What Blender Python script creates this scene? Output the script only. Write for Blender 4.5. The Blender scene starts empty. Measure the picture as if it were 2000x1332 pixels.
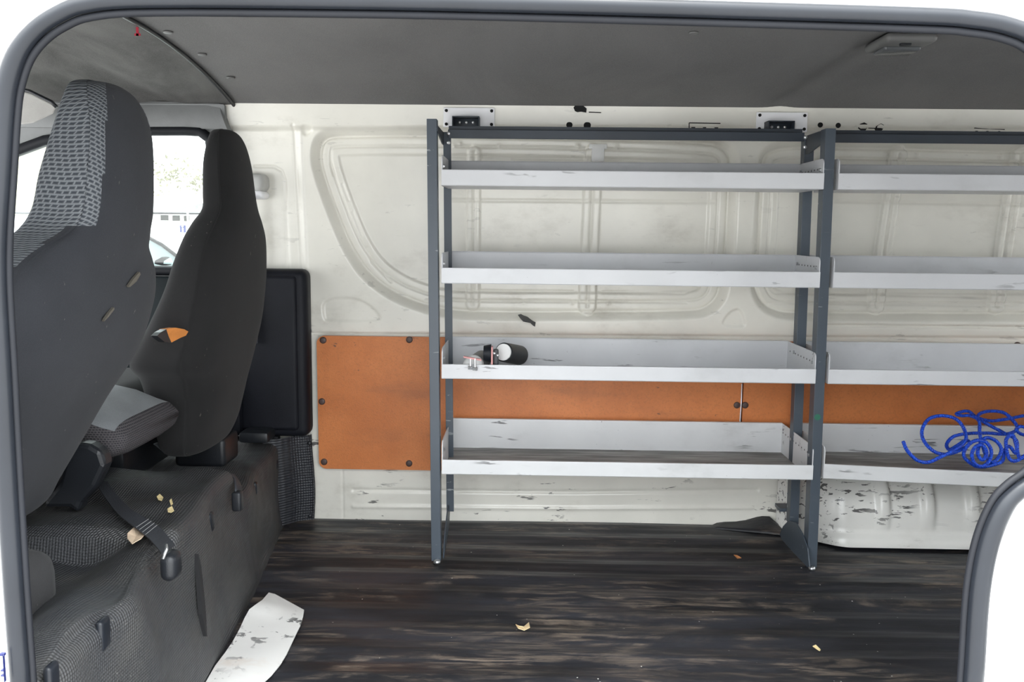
import bpy, bmesh, math, random
import numpy as np
from mathutils import Vector, Matrix
random.seed(7); rng = np.random.default_rng(7)
PI = math.pi
S = bpy.context.scene
COL = S.collection

# ------------------------------------------------------------------ camera
F = 1740.0; CU, CV = 1000.0, 666.0
PITCH, YAW, ROLL = math.radians(7.05), math.radians(1.0), math.radians(0.62)
CAM = np.array([0.0, 0.0, 0.835])
_f = np.array([-math.sin(YAW)*math.cos(PITCH), math.cos(YAW)*math.cos(PITCH), -math.sin(PITCH)])
_r = np.cross(_f, [0, 0, 1]); _r /= np.linalg.norm(_r); _u = np.cross(_r, _f)
_R = math.cos(ROLL)*_r + math.sin(ROLL)*_u
_U = -math.sin(ROLL)*_r + math.cos(ROLL)*_u
cd = bpy.data.cameras.new('camera'); co = bpy.data.objects.new('camera', cd); COL.objects.link(co)
cd.sensor_fit = 'HORIZONTAL'; cd.sensor_width = 36.0; cd.lens = F/2000*36.0
cd.clip_start = 0.02; cd.clip_end = 500
m = Matrix.Identity(4)
for i in range(3):
    m[i][0], m[i][1], m[i][2], m[i][3] = _R[i], _U[i], -_f[i], CAM[i]
co.matrix_world = m
S.camera = co

# measuring helpers: where a measured sight line meets a real plane of the van
def ray(u, v): return _f + (u-CU)/F*_R - (v-CV)/F*_U
def PY(u, v, y): d = ray(u, v); return CAM + y/d[1]*d
def PX(u, v, x): d = ray(u, v); return CAM + x/d[0]*d
def PZ(u, v, z=0.0): d = ray(u, v); return CAM + (z-CAM[2])/d[2]*d
def proj(P):
    q = np.asarray(P)-CAM; w = q@_f
    return np.stack([CU+F*(q@_R)/w, CV-F*(q@_U)/w], -1)

# ------------------------------------------------------------------ objects
def tag(o, label=None, cat=None, group=None, kind=None):
    if label: o['label'] = label
    if cat: o['category'] = cat
    if group: o['group'] = group
    if kind: o['kind'] = kind
    return o
def empty(name, loc, label, cat, group=None):
    o = bpy.data.objects.new(name, None); COL.objects.link(o)
    o.location = loc; o.empty_display_size = 0.05
    return tag(o, label, cat, group)

class MB:
    """collects shapes into one mesh"""
    def __init__(s): s.v = []; s.f = []; s.mi = []; s.uv = {}; s.m = 0
    def add(s, v, f, uv=None):
        b = len(s.v); s.v += [tuple(map(float, p)) for p in v]
        for q in f: s.f.append(tuple(b+i for i in q)); s.mi.append(s.m)
        if uv is not None:
            for i, c in enumerate(uv): s.uv[b+i] = c
        return s
    def bm(s, bm):
        bm.verts.index_update()
        s.add([v.co for v in bm.verts], [[v.index for v in f.verts] for f in bm.faces]); bm.free(); return s
    def box(s, lo, hi, r=0.0, seg=2, rot=None, piv=None):
        bm = bmesh.new(); bmesh.ops.create_cube(bm, size=1)
        lo = np.array(lo, float); hi = np.array(hi, float)
        lo, hi = np.minimum(lo, hi), np.maximum(lo, hi)
        c = (lo+hi)/2; d = hi-lo
        for v in bm.verts: v.co = Vector([c[i]+v.co[i]*d[i] for i in range(3)])
        if r > 0: bmesh.ops.bevel(bm, geom=bm.edges[:], offset=min(r, min(d)*.49), segments=seg, profile=.5, affect='EDGES')
        if rot is not None:
            p = Vector(piv if piv is not None else c)
            for v in bm.verts: v.co = p + rot @ (v.co-p)
        return s.bm(bm)
    def prism(s, poly, axis, a, b):
        """polygon in the two other axes extruded along axis from a to b"""
        n = len(poly); o = [i for i in range(3) if i != axis]; V = []
        for t in (a, b):
            for p in poly:
                q = [0, 0, 0]; q[axis] = t; q[o[0]] = p[0]; q[o[1]] = p[1]; V.append(q)
        fs = [list(range(n))[::-1], [n+i for i in range(n)]]
        for i in range(n): j = (i+1) % n; fs.append([i, j, n+j, n+i])
        return s.add(V, fs)
    def tube(s, pts, r, n=10, closed=False, cap=True):
        P = [np.array(p, float) for p in pts]; N = len(P); rings = []
        up = np.array([0.13, 0.27, 0.95])
        for i in range(N):
            a = P[(i-1) % N] if (closed or i > 0) else P[i]
            b = P[(i+1) % N] if (closed or i < N-1) else P[i]
            t = b-a; t /= (np.linalg.norm(t)+1e-12)
            if i == 0: x = up-up.dot(t)*t
            else: x = x-x.dot(t)*t
            x /= (np.linalg.norm(x)+1e-12); y = np.cross(t, x)
            rr = r[i] if hasattr(r, '__len__') else r
            rings.append([P[i]+rr*(math.cos(k*2*PI/n)*x+math.sin(k*2*PI/n)*y) for k in range(n)])
        V = [p for q in rings for p in q]; fs = []
        for i in range(N if closed else N-1):
            j = (i+1) % N
            for k in range(n):
                l = (k+1) % n; fs.append([i*n+k, i*n+l, j*n+l, j*n+k])
        if not closed and cap:
            fs.append(list(range(n))[::-1]); fs.append([(N-1)*n+k for k in range(n)])
        return s.add(V, fs)
    def disc(s, c, nrm, r, h, n=16, dome=.35):
        """small round button standing h off a surface along nrm"""
        nrm = Vector(nrm).normalized(); x = nrm.orthogonal().normalized(); y = nrm.cross(x); c = Vector(c); V = []; fs = []
        prof = [(1.0, 0.0), (1.0, 1-dome), (.8, 1-dome*.35), (.45, 1.0)]
        for (q, hh) in prof:
            for k in range(n):
                a = 2*PI*k/n; V.append(c+nrm*(h*hh)+(x*math.cos(a)+y*math.sin(a))*r*q)
        for i in range(3):
            for k in range(n): l = (k+1) % n; fs.append([i*n+k, i*n+l, (i+1)*n+l, (i+1)*n+k])
        fs.append([3*n+k for k in range(n)]); fs.append(list(range(n))[::-1])
        return s.add(V, fs)
    def bolt(s, c, nrm, r=.006, h=.006):
        return s.disc(c, nrm, r, h, 6, .25)
    def grid(s, G, UV=None, wrap=False):
        G = np.asarray(G); a, b = G.shape[:2]; fs = []
        for i in range(a-1):
            for j in range(b if wrap else b-1):
                k = (j+1) % b; fs.append([i*b+j, i*b+k, (i+1)*b+k, (i+1)*b+j])
        return s.add(G.reshape(-1, 3), fs, None if UV is None else np.asarray(UV).reshape(-1, 2))
    def sheet(s, G, t):
        """a grid given real thickness t (vector)"""
        G = np.asarray(G); a, b = G.shape[:2]; N = a*b; t = np.asarray(t, float)
        V = np.concatenate([G.reshape(-1, 3), G.reshape(-1, 3)+t]); fs = []
        for i in range(a-1):
            for j in range(b-1):
                q = [i*b+j, i*b+j+1, (i+1)*b+j+1, (i+1)*b+j]; fs.append(q); fs.append([N+x for x in q[::-1]])
        rim = [j for j in range(b)]+[i*b+b-1 for i in range(1, a)]+[(a-1)*b+j for j in range(b-2, -1, -1)]+[i*b for i in range(a-2, 0, -1)]
        for i in range(len(rim)): p, q = rim[i], rim[(i+1) % len(rim)]; fs.append([p, N+p, N+q, q])
        return s.add(V, fs)
    def build(s, name, mats, parent=None, smooth=False, bevel=0, angle=None):
        me = bpy.data.meshes.new(name); me.from_pydata(s.v, [], s.f)
        mats = mats if isinstance(mats, (list, tuple)) else [mats]
        for x in mats: me.materials.append(x)
        me.polygons.foreach_set('material_index', s.mi)
        if s.uv:
            ul = me.uv_layers.new(name='UVMap')
            li = np.zeros(len(me.loops), dtype=np.int32); me.loops.foreach_get('vertex_index', li)
            arr = np.zeros((len(s.v), 2))
            for k, c in s.uv.items(): arr[k] = c
            ul.data.foreach_set('uv', arr[li].ravel())
        me.validate(); me.update()
        bm = bmesh.new(); bm.from_mesh(me); bmesh.ops.recalc_face_normals(bm, faces=bm.faces); bm.to_mesh(me); bm.free()
        if smooth or angle: me.polygons.foreach_set('use_smooth', [True]*len(me.polygons))
        if angle: me.set_sharp_from_angle(angle=math.radians(angle))
        o = bpy.data.objects.new(name, me); COL.objects.link(o)
        if parent is not None:
            w = np.array(parent.location, float); p = parent.parent
            while p is not None: w += np.array(p.location, float); p = p.parent
            me.transform(Matrix.Translation(Vector(-w)))
            o.parent = parent
        if bevel:
            b = o.modifiers.new('bevel', 'BEVEL'); b.width = bevel; b.segments = 2; b.limit_method = 'ANGLE'; b.angle_limit = math.radians(40)
        return o
def quickbox(name, lo, hi, r, mat, parent=None, seg=2): return MB().box(lo, hi, r, seg).build(name, mat, parent, angle=35)

# ------------------------------------------------------------------ materials
class N:
    def __init__(s, name):
        s.m = bpy.data.materials.new(name); s.m.use_nodes = True; s.t = s.m.node_tree; s.t.nodes.clear()
        s.out = s.n('ShaderNodeOutputMaterial'); s.b = s.n('ShaderNodeBsdfPrincipled'); s.l(s.b.outputs[0], s.out.inputs[0])
    def n(s, ty, **k):
        x = s.t.nodes.new(ty)
        for a, b in k.items(): setattr(x, a, b)
        return x
    def l(s, a, b): s.t.links.new(a, b)
    def co(s, kind='Object', scale=(1, 1, 1), rot=(0, 0, 0)):
        c = s.n('ShaderNodeTexCoord'); mp = s.n('ShaderNodeMapping'); mp.inputs['Scale'].default_value = scale; mp.inputs['Rotation'].default_value = rot
        if kind == 'World': g = s.n('ShaderNodeNewGeometry'); s.l(g.outputs['Position'], mp.inputs[0])
        else: s.l(c.outputs[kind], mp.inputs[0])
        return mp.outputs[0]
    def noise(s, co, scale, detail=3, rough=.55, dist=0):
        x = s.n('ShaderNodeTexNoise'); x.inputs['Scale'].default_value = scale; x.inputs['Detail'].default_value = detail
        x.inputs['Roughness'].default_value = rough; x.inputs['Distortion'].default_value = dist; s.l(co, x.inputs['Vector']); return x.outputs['Fac']
    def ramp(s, fac, a, b, ca=0, cb=1):
        x = s.n('ShaderNodeMapRange'); x.interpolation_type = 'SMOOTHSTEP'
        for i, v in zip((1, 2, 3, 4), (a, b, ca, cb)): x.inputs[i].default_value = v
        s.l(fac, x.inputs[0]); return x.outputs[0]
    def math(s, op, a, b=None):
        x = s.n('ShaderNodeMath', operation=op)
        for i, v in enumerate((a, b)):
            if v is None: continue
            if isinstance(v, (int, float)): x.inputs[i].default_value = v
            else: s.l(v, x.inputs[i])
        return x.outputs[0]
    def mix(s, fac, a, b):
        x = s.n('ShaderNodeMix', data_type='RGBA')
        if isinstance(fac, (int, float)): x.inputs[0].default_value = fac
        else: s.l(fac, x.inputs[0])
        for i, v in ((6, a), (7, b)):
            if isinstance(v, (tuple, list)): x.inputs[i].default_value = (*v[:3], 1)
            else: s.l(v, x.inputs[i])
        return x.outputs[2]
    def col(s, c):
        if isinstance(c, (tuple, list)): s.b.inputs['Base Color'].default_value = (*c[:3], 1)
        else: s.l(c, s.b.inputs['Base Color'])
    def rough(s, v):
        if isinstance(v, (int, float)): s.b.inputs['Roughness'].default_value = v
        else: s.l(v, s.b.inputs['Roughness'])
    def bump(s, h, dist=.001, strength=1.0):
        x = s.n('ShaderNodeBump'); x.inputs['Strength'].default_value = strength; x.inputs['Distance'].default_value = dist
        s.l(h, x.inputs['Height']); s.l(x.outputs[0], s.b.inputs['Normal'])

def plain(name, c, rough=.5, metal=0.0, var=.12, bump=0, bscale=400, spec=None):
    n = N(name); co_ = n.co('World')
    f = n.noise(co_, 9, 4)
    n.col(n.mix(n.ramp(f, .3, .7), tuple(x*(1-var) for x in c), tuple(min(1, x*(1+var)) for x in c)))
    n.rough(rough); n.b.inputs['Metallic'].default_value = metal
    if spec is not None: n.b.inputs['Specular IOR Level'].default_value = spec
    if bump: n.bump(n.noise(co_, bscale, 3), bump)
    return n.m

def scuffed(name, c, dirt=(.33, .30, .24), mark=(.035, .033, .035), rough=.38, amt=.5, lowz=None, stretch=(.22, 1, 1), dirt_amt=.35, sc=55):
    """old painted sheet metal: faint dirt blotches plus short dark scuff strokes"""
    n = N(name); w = n.co('World'); ws = n.co('World', stretch)
    base = n.mix(n.ramp(n.noise(w, 5, 5), .35, .7), tuple(x*.95 for x in c), tuple(min(1, x*1.03) for x in c))
    d = n.math('MULTIPLY', n.ramp(n.noise(n.co('World', (.6, 1, 1.0)), 7, 6, .65), .52, .78), dirt_amt)
    base = n.mix(d, base, dirt)
    th = .665-.10*amt
    strokes = n.ramp(n.noise(ws, sc, 4, .6, .4), th, th+.035)
    patch = n.ramp(n.noise(w, 6.5, 2), .44, .62)
    if lowz:
        x = n.n('ShaderNodeSeparateXYZ'); n.l(w, x.inputs[0])
        zz = n.ramp(x.outputs[2], lowz[0], lowz[1], 1.0, lowz[2]); patch = n.math('MULTIPLY', patch, zz)
    specks = n.ramp(n.noise(n.co('World'), 150, 2, .5), .74, .77)
    k = n.math('MAXIMUM', n.math('MULTIPLY', strokes, patch), n.math('MULTIPLY', n.math('MULTIPLY', specks, patch), .7))
    n.col(n.mix(n.math('MULTIPLY', k, .88), base, mark)); n.rough(rough)
    return n.m

M = {}
M['wall'] = scuffed('white_van_paint', (.76, .74, .67), amt=.34, lowz=(.30, .62, .22), rough=.24, dirt_amt=.42)
M['arch'] = scuffed('scraped_white_paint', (.78, .77, .73), amt=.95, rough=.22, dirt_amt=.3, sc=80)
M['shelf'] = scuffed('pale_grey_enamel', (.60, .605, .62), amt=.42, stretch=(.12, 1, .9), rough=.36, dirt=(.3, .3, .29), dirt_amt=.25, lowz=(.30, .75, .45), sc=50)
M['shelf_low'] = scuffed('worn_grey_enamel', (.64, .645, .65), amt=.66, stretch=(.10, .6, .9), rough=.4, dirt=(.3, .3, .29), dirt_amt=.35, sc=50)
M['strip'] = scuffed('rust_spotted_white_paint', (.82, .81, .78), dirt=(.55, .33, .16), amt=.75, stretch=(.6, .6, 1), dirt_amt=.5, rough=.35, sc=45)
M['post'] = scuffed('blue_grey_powder_coat', (.056, .071, .090), dirt=(.10, .115, .13), mark=(.35, .37, .38), amt=.05, rough=.42, dirt_amt=.3)
M['rail'] = plain('dark_blue_grey_steel', (.026, .034, .046), .4)
M['bolt'] = plain('zinc_bolt', (.62, .63, .64), .28, .9)
M['black'] = plain('black_plastic', (.011, .0125, .0155), .4, bump=.0003, spec=.4)
M['rubber'] = plain('black_rubber_seal', (.0105, .0125, .0165), .36, spec=.32)
M['rubber_matt'] = plain('matt_black_rubber', (.008, .009, .012), .6, spec=.25)
M['hole'] = plain('dark_hole', (.008, .008, .009), .9)
M['body'] = plain('white_body_paint', (.84, .84, .83), .18, var=.01)
M['trim'] = plain('grey_moulded_trim', (.185, .19, .19), .6, bump=.0003)
M['visor'] = plain('pale_grey_visor_cloth', (.38, .37, .35), .9, bump=.0004)
M['grey'] = plain('light_grey_plastic', (.48, .48, .46), .45)
M['plug'] = plain('brown_plastic_plug', (.075, .045, .038), .5)
M['plate'] = plain('white_enamel_plate', (.90, .90, .92), .3, var=.02)
M['darkpanel'] = plain('black_moulded_panel', (.008, .0088, .0125), .5, bump=.0004, bscale=900, spec=.2)
M['white'] = plain('white_plastic', (.8, .8, .79), .35, var=.03)
M['pink'] = plain('pinkish_washer', (.62, .30, .29), .6)
M['orange'] = plain('orange_foam', (.72, .26, .055), .9, bump=.001)
M['webbing'] = plain('black_webbing', (.026, .028, .034), .6, bump=.0006, bscale=700)
M['stitch'] = plain('grey_stitching', (.22, .22, .22), .8)
M['tape'] = plain('grubby_black_tape', (.045, .045, .043), .7, bump=.001)
M['lens'] = plain('smoky_lamp_lens', (.085, .09, .095), .2)
M['lampbase'] = plain('grey_lamp_housing', (.13, .13, .127), .5)
M['red'] = plain('red_tag', (.35, .01, .03), .6)
M['green'] = plain('green_paint_smear', (.02, .12, .075), .5)
M['leaf'] = plain('dry_leaf', (.68, .52, .30), .8, var=.25)
M['leaf_orange'] = plain('dry_orange_leaf', (.48, .20, .07), .8)
M['paper'] = plain('cream_paper', (.75, .58, .42), .8, var=.3)
M['crumb'] = plain('yellow_crumb', (.72, .58, .30), .9)
M['dust'] = plain('dusty_scuff', (.095, .085, .068), .9)
M['blue'] = plain('blue_sign_paint', (.003, .012, .12), .6)
M['navy'] = plain('navy_print', (.01, .015, .09), .5)

# blue rope
n = N('blue_poly_rope'); n.col(n.mix(n.ramp(n.noise(n.co('World'), 260, 2), .35, .7), (.002, .030, .40), (.010, .12, .80))); n.rough(.32); M['rope'] = n.m

# floor rubber
n = N('worn_rubber_floor'); w = n.co('World'); s1 = n.co('World', (.13, 1, 1)); s2 = n.co('World', (.24, 1, 1))
k1 = n.ramp(n.noise(s1, 55, 9, .72, .8), .44, .60); k2 = n.ramp(n.noise(n.co('World', (.45, 1, 1)), 4.2, 6, .7, 1.2), .45, .62)
k3 = n.ramp(n.noise(n.co('World', (.02, 1, 1)), 170, 2, .5), .45, .75)
wear = n.math('MULTIPLY', n.math('MULTIPLY', k1, k2), n.math('ADD', n.math('MULTIPLY', k3, .55), .45))
base = n.mix(n.ramp(n.noise(s2, 9, 4), .35, .65), (.0085, .009, .011), (.024, .025, .031))
c = n.mix(n.math('MULTIPLY', wear, .85), base, (.26, .205, .158))
dust = n.math('MULTIPLY', n.ramp(n.noise(n.co('World', (.3, 1, 1)), 16, 5, .7), .55, .8), .30)
c = n.mix(dust, c, (.085, .083, .088))
sp = n.n('ShaderNodeTexVoronoi'); sp.inputs['Scale'].default_value = 40; n.l(w, sp.inputs['Vector'])
spk = n.math('MULTIPLY', n.ramp(sp.outputs['Distance'], .055, .075, 1, 0), n.ramp(n.noise(w, 60, 1), .57, .6))
c = n.mix(spk, c, (.55, .54, .50)); n.col(c); n.rough(n.ramp(n.noise(s2, 12, 3), .3, .7, .38, .62)); n.b.inputs['Specular IOR Level'].default_value = .45
n.bump(n.noise(n.co('World', (.1, 1, 1)), 120, 3), .0012, .8); M['floor'] = n.m

# vinyl with raised diamond grain (uses the mesh's own UV in metres)
def vinyl(name, c, worn=.5, sc=210):
    n = N(name); uv = n.co('UV')
    x = n.n('ShaderNodeSeparateXYZ'); n.l(uv, x.inputs[0])
    a = n.math('SINE', n.math('MULTIPLY', n.math('ADD', x.outputs[0], x.outputs[1]), sc*2)); b = n.math('SINE', n.math('MULTIPLY', n.math('SUBTRACT', x.outputs[0], x.outputs[1]), sc*2))
    h = n.math('MULTIPLY', a, b)
    w = n.co('World'); dirt = n.ramp(n.noise(w, 6, 5, .6), .35, .72)
    fl = n.ramp(h, .05, .6)
    g = n.mix(fl, tuple(q*.78 for q in c), tuple(q*1.25 for q in c))
    g = n.mix(n.math('MULTIPLY', dirt, worn), g, (.080, .077, .069))
    sp = n.ramp(n.noise(w, 190, 2), .74, .78); g = n.mix(n.math('MULTIPLY', sp, .6), g, (.35, .34, .31))
    n.col(g); n.rough(n.ramp(n.noise(w, 12, 3), .3, .7, .42, .62)); n.bump(h, .0009, .9); return n.m
M['vinyl'] = vinyl('diamond_grain_vinyl', (.040, .042, .046), .5, 300)
M['vinyl_dark'] = vinyl('dark_ribbed_rubber', (.016, .018, .024), .1)

# seat cloths
def cloth(name, c, streak=False):
    n = N(name); w = n.co('World')
    f = n.noise(w, 4, 6, .6); g = n.mix(n.ramp(f, .3, .75), tuple(x*.85 for x in c), tuple(x*1.2 for x in c))
    fine = n.noise(w, 900, 2); g = n.mix(n.math('MULTIPLY', n.ramp(fine, .4, .7), .18), g, tuple(x*2.2 for x in c))
    lint = n.ramp(n.noise(n.co('World', (1, 1, .35)), 120, 2), .73, .78); g = n.mix(n.math('MULTIPLY', lint, .35), g, (.3, .27, .23))
    n.col(g); n.rough(.95); n.b.inputs['Specular IOR Level'].default_value = .15
    n.b.inputs['Sheen Weight'].default_value = .06; n.b.inputs['Sheen Roughness'].default_value = .5
    n.bump(fine, .0006, .5); return n.m
M['cloth'] = cloth('charcoal_seat_cloth', (.024, .0255, .0295))
M['cloth2'] = cloth('black_brown_seat_cloth', (.0150, .0148, .0150))
M['cloth_top'] = cloth('window_lit_grey_cloth', (.17, .18, .188))  # grey seat top; window light and sheen are put into its lighter colour
M['carpet'] = cloth('grey_carpet', (.032, .032, .033))
def weave(name, dark, light, w=.0108, h=.0066):
    n = N(name); uv = n.co('UV'); br = n.n('ShaderNodeTexBrick'); n.l(uv, br.inputs['Vector'])
    br.inputs['Scale'].default_value = 1.0; br.inputs['Brick Width'].default_value = w; br.inputs['Row Height'].default_value = h
    br.inputs['Mortar Size'].default_value = h*.42; br.inputs['Mortar Smooth'].default_value = 1.0; br.offset = .5
    g = n.mix(br.outputs['Fac'], dark, light); n.col(g); n.rough(.9); n.b.inputs['Specular IOR Level'].default_value = .2
    n.bump(br.outputs['Fac'], .0014, .8); return n.m
M['weave'] = weave('woven_dash_cloth', (.035, .040, .048), (.155, .165, .175))
M['weave_small'] = weave('fine_mesh_cloth', (.030, .030, .034), (.085, .078, .082), .0065, .0042)

# headlinings
def felt(name, c, amt=.35, sc=3):
    n = N(name); w = n.co('World'); f = n.noise(n.co('World', (1, .5, 1), (0, 0, .5)), sc, 5, .6, .8)
    g = n.mix(n.ramp(f, .3, .72), tuple(x*(1-amt) for x in c), tuple(x*(1+amt*.6) for x in c))
    fi = n.noise(w, 420, 2); g = n.mix(n.math('MULTIPLY', n.ramp(fi, .4, .7), .3), g, tuple(x*1.5 for x in c))
    n.col(g); n.rough(.95); n.b.inputs['Specular IOR Level'].default_value = .15; n.bump(fi, .0008, .6); return n.m
M['liner'] = felt('charcoal_headlining', (.15, .148, .145), .12)
M['felt'] = felt('worn_grey_felt', (.108, .106, .102), .4, 5)

# hardboard
n = N('brown_hardboard'); w = n.co('World')
g = n.mix(n.ramp(n.noise(w, 5, 5, .6), .3, .7), (.48, .145, .036), (.62, .205, .058))
g = n.mix(n.math('MULTIPLY', n.ramp(n.noise(w, 170, 4, .7), .45, .75), .35), g, (.25, .095, .035))
g = n.mix(n.math('MULTIPLY', n.math('MULTIPLY', n.ramp(n.noise(n.co('World', (.45, 1, 1)), 38, 4, .6), .66, .70), n.ramp(n.noise(w, 7, 2), .48, .6)), .8), g, (.05, .04, .036))
g = n.mix(n.math('MULTIPLY', n.ramp(n.noise(n.co('World', (.3, 1, 1)), 10, 4), .55, .8), .4), g, (.19, .08, .04))
n.col(g); n.rough(.5); n.bump(n.noise(w, 300, 3), .0004); M['board'] = n.m

# shelf tray floor, dirty
n = N('dirty_tray_floor'); g = n.mix(n.ramp(n.noise(n.co('World', (.12, 1, 1)), 34, 5, .65), .35, .68), (.13, .13, .125), (.36, .355, .34))
g = n.mix(n.ramp(n.noise(n.co('World', (.3, 1, 1)), 12, 4), .5, .8), g, (.10, .085, .07)); n.col(g); n.rough(.6); M['tray'] = n.m

# window glass
gm = bpy.data.materials.new('window_glass'); gm.use_nodes = True; t = gm.node_tree; t.nodes.clear()
o_ = t.nodes.new('ShaderNodeOutputMaterial'); mx = t.nodes.new('ShaderNodeMixShader'); tr = t.nodes.new('ShaderNodeBsdfTransparent'); gl = t.nodes.new('ShaderNodeBsdfGlossy')
tr.inputs[0].default_value = (.93, .97, .95, 1); gl.inputs['Roughness'].default_value = .02; mx.inputs[0].default_value = .05
t.links.new(tr.outputs[0], mx.inputs[1]); t.links.new(gl.outputs[0], mx.inputs[2]); t.links.new(mx.outputs[0], o_.inputs[0]); M['glass'] = gm

# ------------------------------------------------------------------ world & exposure
wd = bpy.data.worlds.new('overcast_sky'); S.world = wd; wd.use_nodes = True
bg = wd.node_tree.nodes['Background']; bg.inputs[0].default_value = (.93, .97, 1.0, 1); bg.inputs[1].default_value = 1.0
_t = wd.node_tree; _g = _t.nodes.new('ShaderNodeTexCoord'); _x = _t.nodes.new('ShaderNodeSeparateXYZ'); _m = _t.nodes.new('ShaderNodeMapRange')   # overcast sky: brighter overhead
_t.links.new(_g.outputs['Generated'], _x.inputs[0]); _t.links.new(_x.outputs[2], _m.inputs[0])
for _i, _v in zip((1, 2, 3, 4), (0, .9, .62, 1.75)): _m.inputs[_i].default_value = _v
_t.links.new(_m.outputs[0], bg.inputs[1])
S.view_settings.view_transform = 'Standard'; S.view_settings.look = 'None'; S.view_settings.gamma = 1.0
S.view_settings.use_curve_mapping = False
S.view_settings.exposure = 2.85
sun = bpy.data.lights.new('sun', 'SUN'); sun.energy = 1.3; sun.angle = math.radians(12); sun.color = (1.0, .97, .92)
so = bpy.data.objects.new('sun', sun); COL.objects.link(so); so.rotation_euler = Vector((.10, .16, -1.0)).to_track_quat('-Z', 'Y').to_euler()
S.cycles.use_denoising = True
S.cycles.max_bounces = 10; S.cycles.diffuse_bounces = 6; S.cycles.glossy_bounces = 4; S.cycles.sample_clamp_indirect = 6

# ------------------------------------------------------------------ far wall of the van: pressed sheet metal
def ybase(z): return 2.497-.062*(np.clip(z, 0, 1.2)/1.165)**3
def sstep(x, a, b):
    t = np.clip((x-a)/(b-a), 0, 1); return t*t*(3-2*t)
def smooth_poly(p, it=2):
    p = np.array(p, float)
    for _ in range(it):
        q = np.roll(p, -1, 0); p = np.stack([.75*p+.25*q, .25*p+.75*q], 1).reshape(-1, 2)
    return p
def seg_dist(P, a, b):
    d = b-a; t = np.clip(((P-a)@d)/(d@d+1e-12), 0, 1); return np.linalg.norm(P-a-t[:, None]*d, axis=1)
def sdf(P, poly):
    """signed distance, positive inside"""
    D = np.full(len(P), 1e9); ins = np.zeros(len(P), bool); n_ = len(poly)
    for i in range(n_):
        a, b = poly[i], poly[(i+1) % n_]
        D = np.minimum(D, seg_dist(P, a, b))
        c_ = ((a[1] > P[:, 1]) != (b[1] > P[:, 1])) & (P[:, 0] < (b[0]-a[0])*(P[:, 1]-a[1])/(b[1]-a[1]+1e-12)+a[0]); ins ^= c_
    return np.where(ins, D, -D)
def pline(P, pts):
    D = np.full(len(P), 1e9); pts = np.array(pts, float)
    for a, b in zip(pts[:-1], pts[1:]): D = np.minimum(D, seg_dist(P, a, b))
    return D
xs = np.concatenate([np.arange(-.815, 1.36, .0026), np.arange(1.40, 2.16, .05)])
zs = np.concatenate([np.arange(-.02, 1.172, .0026), [1.22]])
X, Z = np.meshgrid(xs, zs); Yb = ybase(Z)
UVp = proj(np.stack([X, Yb, Z], -1)).reshape(-1, 2)
dep = np.zeros(len(UVp))
A = smooth_poly([(665, 248), (845, 247), (1100, 251), (1384, 260), (1425, 272), (1446, 300), (1446, 330), (1443, 380), (1438, 490), (1428, 555), (1418, 592), (1390, 618), (1350, 626), (1000, 627), (900, 625), (860, 620), (814, 609), (758, 586), (705, 547), (665, 487), (632, 405), (608, 335), (603, 300), (610, 268), (630, 252)])
B = smooth_poly([(1474, 400), (1477, 330), (1482, 300), (1500, 280), (1540, 270), (1640, 270), (2400, 290), (2400, 632), (2000, 630), (1700, 629), (1560, 629), (1520, 625), (1485, 608), (1466, 575), (1462, 540), (1469, 480)])
for Q in (A, B):
    d = sdf(UVp, Q)
    dep += np.where(d > -3, .027*sstep(d, -2, 16), 0)            # outer slope
    dep += .007*np.exp(-((d-16)/3.2)**2)
    dep += np.where((d > 0), .005*np.exp(-((d-36)/2.2)**2), 0)   # inner seam
    dep += np.where(d > 0, .006*sstep(d, 50, 56), 0)
def strip(a, b, hw, h):
    global dep
    d = pline(UVp, [a, b]); dep -= h*(1-sstep(d, hw-2.5, hw+1.5)); dep += h*.55*(np.exp(-(d/3.0)**2))
strip((925, 296), (922, 596), 13, .010); strip((1162, 296), (1148, 600), 17, .012)
strip((1764, 300), (1718, 600), 16, .012); strip((2004, 300), (1955, 600), 16, .012)
def groove(pts, w, h):
    global dep
    d = pline(UVp, pts); dep += h*np.exp(-(d/w)**2)
groove([(870, 570), (1120, 572)], 2.4, .004); groove([(1178, 573), (1340, 575), (1366, 566), (1378, 548)], 2.4, .004)
groove([(830, 588), (1000, 588), (1345, 593)], 2.0, .003)
groove([(1500, 560), (1520, 574), (1700, 577)], 2.4, .004); groove([(1740, 578), (1940, 582)], 2.4, .004); groove([(1500, 594), (2050, 600)], 2.0, .003)
groove([(880, 303), (960, 303)], 2.2, .003); groove([(1000, 308), (1140, 308)], 2.2, .003); groove([(1190, 310), (1400, 312)], 2.2, .003)
groove([(1640, 308), (2040, 316)], 2.2, .003); groove([(1640, 326), (2040, 334)], 2.0, .002)
groove([(870, 390), (1400, 394)], 3, .0025); groove([(1640, 392), (2060, 400)], 3, .0025)
for (u, v) in ((885, 283), (897, 280), (974, 284), (1130, 284), (1207, 287), (1740, 300), (1800, 302), (1965, 304), (1022, 590), (1118, 592), (1190, 593), (935, 318)):
    d = np.hypot(UVp[:, 0]-u, UVp[:, 1]-v); dep -= .005*np.exp(-(d/4.0)**2)
# slots pressed along the slanted frame
for a, b in (((640, 318), (646, 340)), ((664, 358), (676, 390)), ((684, 413), (702, 460)), ((713, 485), (722, 505)), ((722, 512), (760, 552))):
    groove([a, b], 2.4, .004)
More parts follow.
